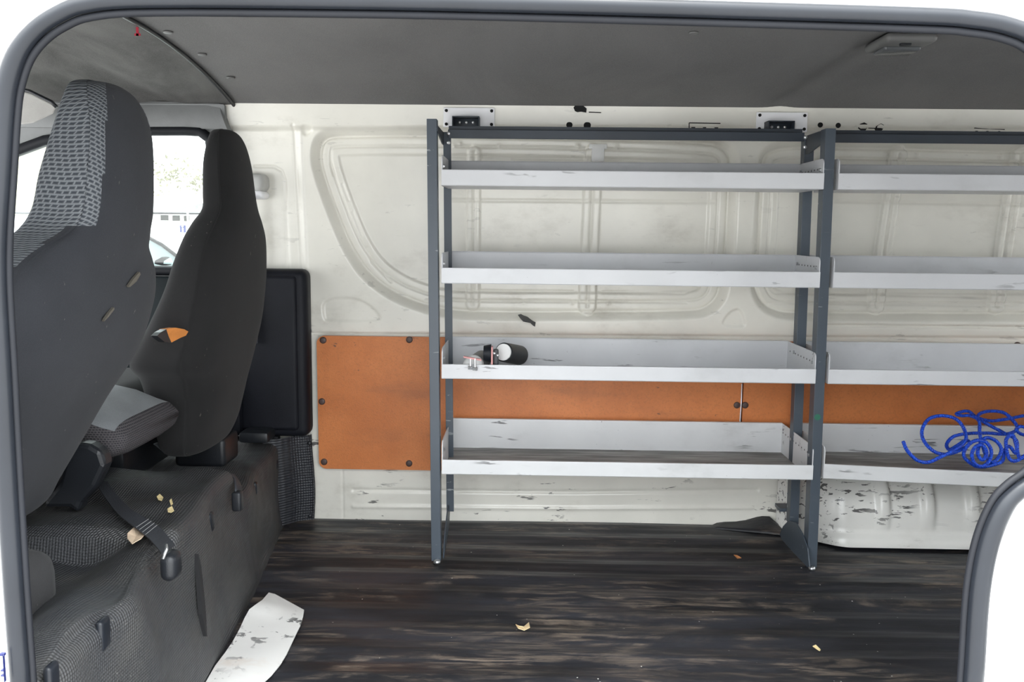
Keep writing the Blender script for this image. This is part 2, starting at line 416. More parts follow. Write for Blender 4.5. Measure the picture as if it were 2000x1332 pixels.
# pillar ridges, access panel line and small pressings on the left
groove([(573, 246), (578, 330), (589, 524)], 3.0, .004); groove([(586, 258), (592, 400), (598, 524)], 3.0, -.003)
groove([(497, 325), (535, 325), (550, 334), (556, 352), (558, 400), (563, 526)], 2.2, .003)
for Q in ([(590, 244), (614, 246), (604, 262), (592, 266)], [(629, 584), (690, 580), (722, 594), (744, 618), (740, 628), (640, 628), (630, 622)], [(1428, 606), (1450, 603), (1457, 634), (1452, 639), (1414, 638), (1411, 628)]):
    d = sdf(UVp, smooth_poly(Q)); dep += .005*sstep(d, -3, 4)
groove([(610, 652), (845, 654), (1500, 659), (2060, 662)], 2.6, .006)
groove([(1615, 636), (2060, 641)], 2.4, .008)
# lower sill pressings
groove([(690, 958), (1120, 962), (1480, 958)], 3.5, .004); groove([(690, 990), (1120, 994), (1470, 992)], 3.5, -.004); groove([(668, 918), (670, 1012)], 2.0, .002)
hb = sdf(UVp, smooth_poly([(624, 640), (2300, 640), (2300, 925), (624, 925), (610, 912), (612, 655)], 1)); dep += 0*hb
# rounded rail along the top
dep += .018*sstep(UVp[:, 1], 246, 256)*(UVp[:, 0] > 300)-.018
G = np.stack([X, Yb+dep.reshape(X.shape)+.004, Z], -1)
wall = MB().grid(G).build('wall_far', M['wall'], smooth=True); tag(wall, kind='structure')
WY = G[..., 1]
def wall_y(x, z): return float(WY[np.abs(zs-z).argmin(), np.abs(xs-x).argmin()])
def on_wall(u, v, off=0.0):
    y = 2.48
    for _ in range(4): p = PY(u, v, y); y = wall_y(p[0], p[2])-off
    return PY(u, v, y)

# punched and torn holes in the rail of the far wall
hm = MB()
for (u, v, r) in ((1112, 244, 6), (1147, 245, 7), (1354, 248, 4), (1376, 248, 3.5), (1399, 248, 4), (1602, 244, 5), (1637, 245, 5), (1907, 258, 3.5), (1928, 259, 3.5), (1951, 260, 4)):
    p = on_wall(u, v); hm.disc(p, (0, -1, 0), r*2.44/1740, .0015, 12)
for cx, cy, pts in ((1133, 213, [(-13, -3), (-8, -9), (1, -12), (7, -6), (13, -1), (12, 7), (2, 5), (-5, 6), (-10, 4)]), (1686, 248, [(-10, 2), (-6, -6), (2, -9), (8, -6), (7, 2), (4, 8), (-4, 7)]), (1716, 250, [(-8, 2), (-4, -4), (5, -9), (10, -6), (8, 3), (3, 8), (-5, 6)])):
    P = [on_wall(cx+a, cy+b, .0015) for a, b in pts]
    hm.add(P+[p+np.array([0, .004, 0]) for p in P], [list(range(len(P)))]+[[i, (i+1) % len(P), len(P)+(i+1) % len(P), len(P)+i] for i in range(len(P))])
for (u0, v0, u1, v1) in ((1346, 240, 1407, 241), (1346, 240, 1346, 252), (1903, 250, 1962, 253), (1696, 250, 1722, 251), (1150, 219, 1174, 220)):
    hm.tube([on_wall(u0, v0, .0005), on_wall((u0+u1)/2, (v0+v1)/2, .0005), on_wall(u1, v1, .0005)], .0014, 6)
hm.build('screw_hole', M['hole'], wall)
p = on_wall(1168, 284); q = on_wall(1168, 316)
cb = MB().box((p[0]-.017, p[1]-.012, q[2]), (p[0]+.017, p[1]+.004, p[2]), .003).box((p[0]-.024, p[1]-.010, p[2]-.010), (p[0]+.024, p[1]+.004, p[2]+.003), .002)
cb.build('wall_clip', M['white'], wall, angle=35)

# ------------------------------------------------------------------ floor
xs2 = np.arange(-.75, 2.2, .02); ys2 = np.concatenate([np.arange(.98, 2.56, .008)])
X2, Y2 = np.meshgrid(xs2, ys2)
Z2 = .0035*np.sin(Y2*2*PI/.098+.25*np.sin(X2*3))**3 + .0025*np.sin(Y2*2*PI/.41+1.0) + .002*np.sin(X2*5+Y2*9)*np.cos(Y2*4)
Z2 = Z2-.004
tag(MB().grid(np.stack([X2, Y2, Z2], -1)).build('floor', M['floor'], smooth=True), kind='structure')
# lifted corner of the rubber mat beside the rear shelf post
e = [PZ(1400, 1021, .006), PZ(1450, 1014, .012), PY(1500, 1006, 2.49), PZ(1528, 1030, .004)]
fl = MB(); Gm = []
for i in range(9):
    t_ = i/8; a = (1-t_)*PZ(1380, 1030, .001)+t_*PZ(1545, 1046, .001); b_ = np.array([np.interp(t_, [0, .3, .72, 1], [q[k] for q in e]) for k in range(3)])
    Gm.append([a+(b_-a)*s_ for s_ in np.linspace(0, 1, 5)])
fl.sheet(np.array(Gm), (0, .001, -.003)).build('mat_flap', M['floor'], bpy.data.objects['floor'], smooth=True)

# ------------------------------------------------------------------ ceiling linings
SEAM = -.79
def zc(y, x=0.0):
    t_ = (2.445-y)/(2.445-.98)
    return 1.155+.118*np.sin(np.clip(t_, 0, 1)*PI)**.8-.06*np.clip(t_, 0, 1)
def lining(name, x0, x1, mat, extra, nx=120):
    xs_ = np.linspace(x0, x1, nx); ys_ = 2.452-(2.452-.985)*np.linspace(0, 1, 90)**1.1
    Xc, Yc = np.meshgrid(xs_, ys_); Zc = zc(Yc)+extra(Xc, Yc)
    return tag(MB().sheet(np.stack([Xc, Yc, Zc], -1), (0, 0, .012)).build(name, mat, angle=40), kind='structure')
lining('ceiling', SEAM, 2.2, M['liner'], lambda x, y: .014*np.exp(-((x-.66-.20*(2.42-y))/.030)**2)*sstep(2.44-y, .0, .06), 240)
lining('ceiling_front', -1.95, SEAM-.004, M['felt'], lambda x, y: -.006+.010*np.exp(-((x+1.02+.35*(2.3-y))/.05)**2)*sstep(y, 1.6, 2.2)+.006*np.sin(x*14+y*5)*.5)
# moulded lip along the seam
lp = [(SEAM-.002, y, float(zc(y))-.004) for y in np.linspace(2.445, 1.0, 60)]
tag(MB().tube(lp, .005, 8).build('trim_1', M['black'], smooth=True), kind='structure')
def ceil_pt(u, v, off=0.0):
    y0, y1 = 1.2, 2.44
    for y in np.linspace(2.44, 1.2, 400):
        p = PY(u, v, y)
        if p[2] > zc(y)-off-1e-4 and y < 2.43: continue
        if p[2] <= zc(y)-off: return p
    return PY(u, v, 1.9)
def ceil_hit(u, v, off=0.0):
    prev = None
    for y in np.linspace(1.0, 2.44, 900):
        p = PY(u, v, y)
        if prev is not None and prev[2] < zc(prev[1])-off and p[2] >= zc(y)-off: return p
        prev = p
    return PY(u, v, 2.43)
for (u, v) in ((328, 61), (395, 105), (450, 150), (1355, 62)):
    p = ceil_hit(u, v); b_ = MB().disc((0, 0, 0), (0, 0, -1), .010, .004, 14).build('headlining_clip', M['lampbase'], smooth=True)
    b_.location = (p[0], p[1], zc(p[1])-.0005)
    tag(b_, {328: 'small round grey clip in the cargo headlining, nearest the doorway along the seam', 395: 'small round grey clip beside the headlining seam, middle one of three', 450: 'small round grey clip beside the headlining seam, closest to the white far wall', 1355: 'small round grey clip alone in the cargo headlining near the door header'}[u], 'clip', 'clips in the headlining')
# dome lamp
p = ceil_hit(1755, 76); pz = zc(p[1])
la = empty('dome_lamp', (p[0], p[1], pz), 'grey rectangular dome lamp with smoky lens on the dark headlining', 'lamp')
MB().box((p[0]-.045, p[1]-.055, pz-.016), (p[0]+.06, p[1]+.075, pz+.003), .012, 3).build('lamp_base', M['lampbase'], la, angle=35)
MB().box((p[0]-.030, p[1]-.005, pz-.024), (p[0]+.048, p[1]+.062, pz-.012), .008, 3).build('lamp_lens', M['lens'], la, angle=35)
MB().box((p[0]-.01, p[1]-.040, pz-.021), (p[0]+.012, p[1]-.028, pz-.013), .002).build('lamp_switch', M['black'], la, angle=35)
# red tag
p = ceil_hit(268, 50, .006)
rt = MB().box((p[0]-.0025, p[1]-.001, p[2]-.020), (p[0]+.0025, p[1]+.001, p[2]+.004)).box((p[0]-.006, p[1]-.001, p[2]-.020), (p[0]+.006, p[1]+.001, p[2]-.0155)).box((p[0]-.006, p[1]-.001, p[2]-.002), (p[0]+.006, p[1]+.001, p[2]+.003)).build('red_marker', M['red'])
tag(rt, 'tiny red I-shaped marker hanging from the grey felt headlining', 'marker')

# ------------------------------------------------------------------ cab side: trim with window opening, glass, seal
win = [(-1.60, .60), (-1.62, .80), (-1.52, .955), (-1.40, 1.040), (-1.28, 1.072), (-1.10, 1.086), (-.90, 1.088), (-.80, 1.086), (-.775, 1.05), (-.765, .75), (-.765, .716), (-1.0, .716), (-1.45, .716), (-1.60, .70)]
win = [(-1.545, .72), (-1.545, .86), (-1.50, .955), (-1.42, 1.02), (-1.30, 1.062), (-1.15, 1.082), (-1.0, 1.090), (-.92, 1.091), (-.88, 1.089), (-.855, 1.07), (-.85, 1.03), (-.85, .75), (-.86, .722), (-.89, .716), (-1.2, .716), (-1.52, .716)]
def yc_(z): return 2.452-.045*max(0, (z-.7)/.46)
def ring_plate(inner, rect, yf, t_):
    x0, z0, x1, z1 = rect; n_ = len(inner); c = np.mean(inner, 0); out = []
    for p_ in inner:
        d = np.array(p_)-c; s_ = min(((x1-c[0])/d[0] if d[0] > 0 else (x0-c[0])/d[0]) if abs(d[0]) > 1e-9 else 1e9, ((z1-c[1])/d[1] if d[1] > 0 else (z0-c[1])/d[1]) if abs(d[1]) > 1e-9 else 1e9)
        out.append(c+d*s_)
    # make sure rectangle corners exist
    V = []; fs = []
    for k, off in ((inner, 0), (out, 0), (inner, t_), (out, t_)):
        for p_ in k: V.append((p_[0], yf(p_[1])+off, p_[1]))
    for i in range(n_):
        j = (i+1) % n_
        fs += [[i, j, n_+j, n_+i], [2*n_+i, 3*n_+i, 3*n_+j, 2*n_+j], [i, 2*n_+i, 2*n_+j, j], [n_+i, n_+j, 3*n_+j, 3*n_+i]]
    return V, fs
def dens(poly, n_=6):
    P = [np.array(p_, float) for p_ in poly]; r = []
    for a, b in zip(P, P[1:]+P[:1]):
        for k in range(n_): r.append(tuple(a+(b-a)*k/n_))
    return r
wi = dens(win, 8); V, fs = ring_plate(wi, (-1.98, .26, -.812, 1.160), yc_, .05)
tag(MB().add(V, fs).build('wall_cab', M['trim'], angle=40), kind='structure')
sl = [(a, yc_(b)-.004, b) for a, b in dens(win, 4)]
w1 = MB().tube(sl, .014, 8, True).build('window_1', M['rubber_matt'], smooth=True); tag(w1, kind='structure')
inn = [(a, yc_(b)+.022, b) for a, b in dens(win, 4)]
MB().tube(inn, .010, 8, True).build('glass_channel', M['rubber'], w1, smooth=True)
gp = MB().add([(a, yc_(b)+.024, b) for a, b in win]+[(a, yc_(b)+.028, b) for a, b in win], [list(range(len(win))), [len(win)+i for i in range(len(win))][::-1]]).build('window_pane', M['glass'], w1)
tag(quickbox('door_2', (-1.62, 2.425, .26), (-.83, 2.447, .700), .008, plain('dark_teal_door_card', (.006, .011, .013), .5, spec=.2)), kind='structure')
# grey padded roof-side trim above the window, ending in a slanted edge by the white wall
tp = [PY(446, 252, 2.415), PY(428, 202, 2.415)]
xr0, xr1 = tp[0][0], tp[1][0]
prof = [(2.402, 1.095), (2.396, 1.110), (2.398, 1.140), (2.412, 1.166), (2.45, 1.168), (2.45, 1.095)]
G3 = []
for (x, s_) in ((-1.9, 0), (-1.55, 0), (-1.3, 0), (-1.0, 0), (-.86, 0)): G3.append([(x, a, b) for a, b in prof])
G3.append([(xr0+(xr1-xr0)*(b-1.095)/.07, a+.004, b) for a, b in prof]); G3.append([(xr0+(xr1-xr0)*(b-1.095)/.07+.004, a+.03 if a < 2.44 else a, b) for a, b in prof])
tag(MB().grid(np.array(G3), wrap=True).build('trim_2', M['trim'], angle=50), kind='structure')
# sun visor
vp = [PY(20, 172, 2.22), PY(60, 182, 2.22), PY(103, 203, 2.22), PY(110, 210, 2.22), PY(104, 222, 2.22), PY(66, 240, 2.22), PY(45, 243, 2.22), PY(0, 236, 2.22)]
V = [tuple(q) for q in vp]+[(q[0]-.02, q[1]+.03, q[2]+.004) for q in vp]
k_ = len(vp)
sv = empty('sun_visor', tuple(np.mean(vp, 0)), 'pale grey cloth sun visor folded up above the cab side window', 'sun visor')
MB().add(V, [list(range(k_)), [k_+i for i in range(k_)][::-1]]+[[i, (i+1) % k_, k_+(i+1) % k_, k_+i] for i in range(k_)]).build('visor_pad', M['visor'], sv, bevel=.004)
MB().tube([vp[0]+np.array([0, -.004, .004]), vp[1]+np.array([0, -.004, .004]), vp[2]+np.array([0, -.004, .004]), vp[3]+np.array([.003, -.004, 0])], .0045, 8).build('visor_edge', M['black'], sv, smooth=True)

# black moulded lining panel beside the driver seat
bp = empty('cab_lining', (-.75, 2.44, .25), 'tall black moulded plastic lining panel on the wall beside the driver seat', 'panel')
MB().box((-.806, 2.425, .255), (-.607, 2.495, .724), .022, 4).box((-.90, 2.40, .262), (-.79, 2.449, .722), .01, 2).build('panel_shell', M['darkpanel'], bp, angle=35)
MB().box((-.795, 2.417, .275), (-.633, 2.45, .708), .012, 4).build('panel_face', M['darkpanel'], bp, angle=35)
MB().box((-.78, 2.35, .255), (-.70, 2.43, .285), .008).build('panel_bracket', M['black'], bp, angle=35)
MB().disc((-.6085, 2.47, .55), (1, 0, 0), .005, .003, 10).build('screw', M['black'], bp)

# belt guide on the pillar
p = PY(508, 360, 2.44)
ba = empty('belt_guide', tuple(p), 'grey plastic seat belt guide on the white pillar behind the driver seat', 'seat belt')
MB().box((p[0]-.055, 2.405, p[2]-.020), (p[0]+.019, 2.478, p[2]+.028), .017, 4).build('guide_cover', M['grey'], ba, angle=40)
MB().box((p[0]-.045, 2.408, p[2]-.040), (p[0]+.017, 2.474, p[2]-.018), .010, 3).build('guide_slot', M['plate'], ba, angle=40)
MB().sheet(np.array([[(p[0]-.030+d, 2.396, p[2]-.03-k*.05+0*d) for d in (0, .026)] for k in range(9)]), (0, .003, 0)).build('belt_webbing', M['webbing'], ba)

# ------------------------------------------------------------------ hardboard lining boards
def round_rect(x0, z0, x1, z1, r, corners='abcd', n_=6):
    pts = []
    for c, (cx, cz, a0) in zip('abcd', ((x0+r, z0+r, PI), (x1-r, z0+r, 1.5*PI), (x1-r, z1-r, 0), (x0+r, z1-r, .5*PI))):
        if c in corners:
            for k in range(n_+1): a = a0+k*.5*PI/n_; pts.append((cx+r*math.cos(a), cz+r*math.sin(a)))
        else: pts.append({'a': (x0, z0), 'b': (x1, z0), 'c': (x1, z1), 'd': (x0, z1)}[c])
    return pts
def board(x0, x1, z0, z1, corners, label, plugs):
    pts = round_rect(x0, z0, x1, z1, .022, corners)
    yf = lambda z: ybase(z)-.020
    o = empty('lining_board', ((x0+x1)/2, yf(z0), z0), label, 'board', 'hardboard lining boards')
    V = [(a, yf(b), b) for a, b in pts]+[(a, yf(b)+.012, b) for a, b in pts]; k = len(pts)
    MB().add(V, [list(range(k)), [k+i for i in range(k)][::-1]]+[[i, (i+1) % k, k+(i+1) % k, k+i] for i in range(k)]).build('board', M['board'], o)
    for (u, v) in plugs:
        q = PY(u, v, yf(.35)); MB().disc((q[0], yf(q[2])+.001, q[2]), (0, -1, 0), .0095, .006, 14).build('plug', M['plug'], o, smooth=True)
    return o
zt, zb = .537, .153
board(-.592, .603, zb, zt, 'ad', 'brown hardboard lining with rounded left corners and brown plugs, behind the front rack', [(632, 664), (800, 663), (629, 784), (633, 902), (799, 905), (1439, 791)])
board(.607, 2.1, zb, zt, '', 'brown hardboard lining on the right, behind the rear rack and blue rope', [(1455, 791), (1985, 674)])
# cable hanging over the board joint
a = PY(1449, 750, 2.46); b_ = PY(1445, 825, 2.46)
tag(MB().tube([a, (a+b_)/2+np.array([.001, 0, 0]), b_], .0016, 6).build('wire', M['plate'], smooth=True), 'thin pale wire hanging over the joint between the hardboard linings', 'wire')

# ------------------------------------------------------------------ wheel arch box
def arch_sec(x):
    lean = sstep(x, .70, .88)
    yf = 2.335+.10*(1-lean); R_ = .085
    pts = [(yf-.010, 0.0), (yf-.010, .026), (yf+.003, .032)]
    top = .210
    for k in range(9):
        a = k/8*PI/2; pts.append((yf+.004+(1-math.cos(a))*.13, .050+(top-.050)*math.sin(a)**.9))
    pts.append((2.50, top+.004)); return pts
Ga = []
for x in np.linspace(.735, 2.15, 270):
    s_ = arch_sec(x); row = []
    for i, (y, z) in enumerate(s_):
        w_ = 0.0
        for xc in (.965, 1.085, 1.205, 1.325, 1.445):
            w_ += .014*math.exp(-((x-xc)/.017)**4)
        kz = 1.0 if 3 < i < 11 else 0
        row.append((x, y-w_*kz, z+w_*.5*kz))
    Ga.append(row)
Ga.insert(0, [(.72, 2.49, z) for (y, z) in arch_sec(.735)])
tag(MB().grid(np.array(Ga)).build('wheel_arch', M['arch'], smooth=True), 'ribbed white wheel arch box scraped with black marks under the rear rack', None, None, 'structure')

# ------------------------------------------------------------------ racks
YF, YB = 2.165, 2.33
def xlean(z): return -.011*(z/1.08)
def angle_post(x, z0, z1, y, side, mat, name, parent, fw=.024, fd=.032):
    """L-section post: flat front flange reaching outward from x and a side flange running back"""
    mb = MB(); t_ = .003; sh = lambda z: xlean(z)
    def bx(x0, x1, y0, y1):
        V = []
        for z in (z0, z1):
            for (a, b) in ((x0, y0), (x1, y0), (x1, y1), (x0, y1)): V.append((a+sh(z), b, z))
        mb.add(V, [[3, 2, 1, 0], [4, 5, 6, 7], [0, 1, 5, 4], [1, 2, 6, 5], [2, 3, 7, 6], [3, 0, 4, 7]])
    if side < 0: bx(x-fw, x, y, y+t_); bx(x-t_, x, y+t_, y+fd)
    else: bx(x, x+fw, y, y+t_); bx(x, x+t_, y+t_, y+fd)
    o = mb.build(name, mat, parent, bevel=.0008)
    return o
def tray(parent, x0, x1, zb, zl, ztop, yb, mat, sag=0.0, left=True, right=True, floor_mat=None, holes=True):
    """folded sheet tray: front lip, floor and back panel, with bolted end panels"""
    W = x1-x0; t_ = .0018
    def P_(s_, y, z): 
        fr = (yb-y)/(yb-YF); return (x0+W*s_, y, z-sag*s_*fr)
    sec = [(YF+.004, zl-.0005), (YF+.0004, zl-.001), (YF, zl-.003), (YF, zb+.002), (YF+.002, zb), (yb-.002, zb), (yb, zb+.002), (yb, ztop-.002), (yb+.001, ztop), (yb+.011, ztop)]
    G_ = [[P_(s_, y, z) for (y, z) in sec] for s_ in np.linspace(0, 1, 9)]
    mb = MB(); mb.m = 0
    A_ = np.array(G_); B_ = A_.copy()
    # offset inner skin
    insec = [(YF+.004, zl-.003), (YF+t_, zl-.004), (YF+t_, zl-.006), (YF+t_, zb+.003), (YF+.003, zb+t_), (yb-.003, zb+t_), (yb-t_, zb+.003), (yb-t_, ztop-.003), (yb-t_+.001, ztop-.0005), (yb+.011, ztop-.002)]
    o = MB()
    o.m = 0; o.grid(A_)
    Gi = np.array([[P_(s_, y, z) for (y, z) in insec] for s_ in np.linspace(0, 1, 9)])
    o.grid(Gi[:, :5]); o.grid(Gi[:, 5:]); o.m = 1; o.grid(Gi[:, 4:6])
    sh = o.build('shelf', [mat, floor_mat or mat], parent)
    for flag, xe, d in ((left, x0, 1), (right, x1, -1)):
        if not flag: continue
        sg = sag if xe == x1 else 0
        pts = [(yb+.004, zb), (yb+.004, ztop)]
        r = .014
        for k in range(7):
            a = PI/2+k*PI/2/6; pts.append((YF+.003+r+r*math.cos(a), ztop-sg-r+r*math.sin(a)))
        pts += [(YF+.003, zl-sg), (YF+.003, zb-sg)]
        MB().prism(pts, 0, xe-.0002, xe+d*.0022).build('end_panel', mat, sh)
        bo = MB(); ho = MB(); nh = MB()
        for (y, z) in ((YF+.022, ztop-.026), (YB+.012, ztop-.022)):
            if y < yb: MB().bolt((xe+d*.0022, y, z), (d, 0, 0), .0048, .005).build('bolt', M['bolt'], sh)
        if holes and d < 0:
            q = YF+.045
            while q < yb-.01:
                ho.disc((xe-.0023, q, ztop-.024), (-1, 0, 0), .0022, .0006, 8)
                if ztop-zb > .09: ho.disc((xe-.0023, q, ztop-.062), (-1, 0, 0), .0022, .0006, 8)
                q += .024
            ho.build('hole_row', M['hole'], sh)
    return sh
rk = empty('shelving_rack', (.25, 2.2, 0), 'left rack of four pale grey shelf trays on blue-grey posts, standing on the black floor', 'shelving', 'van shelving racks')
angle_post(-.212, .002, 1.098, 2.168, -1, M['post'], 'post', rk)
angle_post(.7115, .002, 1.084, 2.170, 1, M['post'], 'post', rk, fw=.024, fd=.036)
angle_post(-.212, .080, 1.085, YB, 1, M['post'], 'post', rk, fw=.020)
angle_post(.7115, .060, 1.075, YB, 1, M['post'], 'post', rk, fw=.024)
LV = [  # zb, zl, ztop, yb, x1 , mat
    (.229, .267, .313, 2.440, .712, 'shelf_low'), (.471, .508, .547, 2.405, .706, 'shelf'), (.706, .745, .780, 2.370, .704, 'shelf'), (.941, .980, 1.014, 2.345, .701, 'shelf')]
for (zb_, zl_, zt_, yb_, x1_, m_) in LV:
    tray(rk, -.2095+xlean(zb_)*.2, x1_, zb_, zl_, zt_, yb_, M[m_], floor_mat=M['tray'] if m_ == 'shelf_low' else M[m_])
# top rail, an angle section, and the brackets joining it to posts
def rail(parent, x0, x1, z):
    mb = MB(); mb.box((x0, 2.300, z-.022), (x1, 2.303, z), .0008, 1); mb.box((x0, 2.303, z-.003), (x1, 2.322, z), .0008, 1); mb.box((x0, 2.319, z-.003), (x1, 2.322, z+.011), .0008, 1)
    return mb.build('top_rail', M['rail'], parent, angle=35)
rail(rk, -.208, .690, 1.088)
mb = MB().prism([(2.172, 1.083), (2.172, 1.052), (2.215, 1.050), (2.30, 1.036), (2.345, 1.036), (2.345, 1.083)], 0, .703, .706)
mb.build('gusset', M['rail'], rk); MB().prism([(2.172, 1.083), (2.172, 1.070), (2.30, 1.052), (2.345, 1.052), (2.345, 1.083)], 0, -.224, -.221).build('gusset', M['rail'], rk)
for (x, z) in ((-.206, 1.078), (-.206, 1.055), (.692, 1.076), (.692, 1.052)):
    MB().bolt((x, 2.300, z), (0, -1, 0), .005, .007).build('bolt', M['bolt'], rk)
# feet: folded gusset plates from the rear post down to the floor bolt
for x, sgn in ((.7085, -1), (-.209, 1)):
    pts = [(2.190, .001), (2.205, .001), (2.345, .040), (2.372, .085), (2.365, .100), (2.300, .098), (2.225, .055), (2.188, .012)]
    if sgn < 0: pts = [tuple(PX(u, v, .7085)[1:]) for u, v in ((1583, 1107), (1577, 1106), (1556, 1084), (1528, 1053), (1525, 1043), (1531, 1028), (1541, 1017), (1557, 1021), (1569, 1042), (1579, 1070))]
    f_ = MB().prism(pts, 0, x+sgn*.0, x+sgn*.003).build('foot', M['post'], rk, bevel=.0008)
    MB().disc((x+(.012 if sgn < 0 else -.012), 2.160, .001), (0, 0, 1), .009, .009, 12, .6).build('floor_bolt', M['bolt'], f_, smooth=True)
MB().box((.700, 2.39, .075), (.745, 2.44, .085), .002).build('foot_lug', M['post'], rk)
# white wall plates with dark clamps
for (u0, v0, u1, v1, c0, c1) in ((866, 210, 966, 246, 884, 937), (1478, 219, 1576, 255, 1497, 1548)):
    a = PY(u0, v0, 2.412); b_ = PY(u1, v1, 2.412); yw = 2.4135
    pl = MB().box((a[0], yw-.003, b_[2]-.004), (b_[0], yw+.004, a[2]), .0015).build('wall_plate', M['plate'], rk, angle=35)
    h = MB(); 
    for du in (.008, b_[0]-a[0]-.008):
        for dz in (.008, .043): MB().disc((a[0]+du, yw-.003, a[2]-dz), (0, -1, 0), .0042, .003, 10).build('screw', M['hole'], pl)
    c = PY(c0, v0+18, 2.39); d = PY(c1, v1, 2.39)
    cl = MB().box((c[0], 2.371, c[2]-.003), (d[0], 2.4115, c[2]), .001).box((c[0], 2.371, d[2]-.012), (c[0]+.003, 2.4115, c[2]), .001).box((c[0], 2.404, d[2]-.012), (d[0], 2.4115, c[2]), .001).box((d[0]-.003, 2.371, d[2]-.012), (d[0], 2.4115, c[2]), .001).build('clamp', M['rail'], pl, angle=35)
    for k in (.25, .5, .75): MB().bolt((c[0]+(d[0]-c[0])*k, 2.404, c[2]-.013), (0, -1, 0), .004, .006).build('bolt', M['bolt'], pl)
# green paint smear on the right front post
q = PY(1597, 815, 2.168); MB().disc((q[0], 2.1695, q[2]), (0, -1, 0), .008, .0008, 10).build('paint_smear', M['green'], rk)

rk2 = empty('shelving_rack', (1.2, 2.2, 0), 'right rack of pale grey trays running out of view, blue rope on its lowest tray', 'shelving', 'van shelving racks')
for (zb_, zl_, zt_, yb_, x1_, m_), sg in zip(LV, (.032, 0, 0, 0)):
    tray(rk2, .7395+xlean(zb_)*.4, 1.66, zb_+.004 if sg else zb_, zl_+.004 if sg else zl_, zt_, yb_, M[m_], sag=sg, floor_mat=M['tray'] if m_ == 'shelf_low' else M[m_])
rail(rk2, .745, 1.66, 1.086)
angle_post(1.664, .002, 1.084, 2.170, 1, M['post'], 'post', rk2); angle_post(1.664, .06, 1.075, YB, 1, M['post'], 'post', rk2)

# ------------------------------------------------------------------ things on the trays
def fitting(name, origin, label, ang, parts):
    return empty(name, origin, label, 'pipe fitting', 'capped black tubes with bolted clamps')
def tube_between(mb, a, b, r, n_=20): return mb.tube([a, b], r, n_)
# left fitting: black tube running back, white domed cap, pink-edged flange with two bolts
y0 = 2.150
c = PY(925, 705, 2.185)
zf = .471+.002
f1 = empty('pipe_fitting', (c[0], 2.21, zf), 'black tube with white domed cap and flat flange, two bolts over the shelf lip', 'pipe fitting', 'capped black tubes with bolted clamps')
r1 = .024
c1 = np.array([c[0]-.001, 2.199, zf+r1+.003]); ax = np.array([.14, .98, 0]); ax /= np.linalg.norm(ax)
MB().tube([c1, c1+ax*.06, c1+ax*.11], r1, 22).build('tube', M['black'], f1, angle=40)
cap = MB(); prof = [(.0, .0262), (.010, .0262), (.018, .0225), (.0225, .014), (.024, .004)]
cap.tube([c1-ax*h+ax*.004 for h, _ in prof], [r for _, r in prof], 22); cap.build('cap', M['white'], f1, angle=50)
q0 = PY(905, 699, 2.145); q1 = PY(940, 705, 2.150)
MB().sheet(np.array([[q0+np.array([0, d, 0]) for d in (0, .010)], [q1+np.array([0, d, 0]) for d in (0, .010)]]), (0, 0, .004)).build('flange', M['pink'], f1, bevel=.0006)
for (u, v) in ((919, 714), (928, 716)):
    q = PY(u, v, 2.150); MB().tube([q+np.array([0, 0, .020]), q+np.array([0, 0, -.002])], .0027, 8).disc(q+np.array([0, 0, -.009]), (0, 0, 1), .0065, .008, 6, .2).build('bolt', M['bolt'], f1, angle=30)
# right fitting
c = PY(983, 690, 2.20)
f2 = empty('pipe_fitting', (c[0]+.02, 2.25, zf), 'larger black tube with open white end lying beside an upright bolted clamp', 'pipe fitting', 'capped black tubes with bolted clamps')
r2 = .0245; c2 = PY(984, 688, 2.215); ax = np.array([.42, .88, -.20]); ax /= np.linalg.norm(ax)
MB().tube([c2, c2+ax*.04, c2+ax*.09], [r2, r2*1.04, r2*1.05], 26).build('tube', M['black'], f2, angle=40)
MB().tube([c2-ax*.004, c2+ax*.003], r2*.86, 26).build('end_disc', M['white'], f2, angle=40)
for k, (dx, dz) in enumerate(((.010, .012), (.0, .024))): MB().tube([c2+ax*(.035+.04*k)+np.array([0, 0, 0]), c2+ax*(.043+.04*k)], r2*1.03, 26).build('band', M['rubber_matt'], f2, angle=40)
q = PY(961, 694, 2.180)
zt1 = float(PY(961, 677, 2.18)[2]); zc1 = float(PY(961, 692, 2.18)[2])
MB().box((q[0]-.002, 2.172, zf+.002), (q[0]+.002, 2.200, zt1), .001).build('flange', M['pink'], f2)
q2 = PY(949, 690, 2.19)
MB().tube([(q2[0]-.006, 2.200, zc1), (q[0]-.003, 2.200, zc1)], [.019, .023], 20).build('clamp_ring', M['rubber'], f2, angle=40)
MB().box((q[0]+.003, 2.176, zf+.002), (q[0]+.016, 2.186, zt1-.006), .003).build('clamp_block', M['black'], f2, angle=35)
for dx, dz in ((.006, .004), (.014, -.001)): MB().disc((q[0]+dx, 2.175, zc1+dz), (0, -1, 0), .0045, .007, 10, .6).build('bolt', M['bolt'], f2, smooth=True)

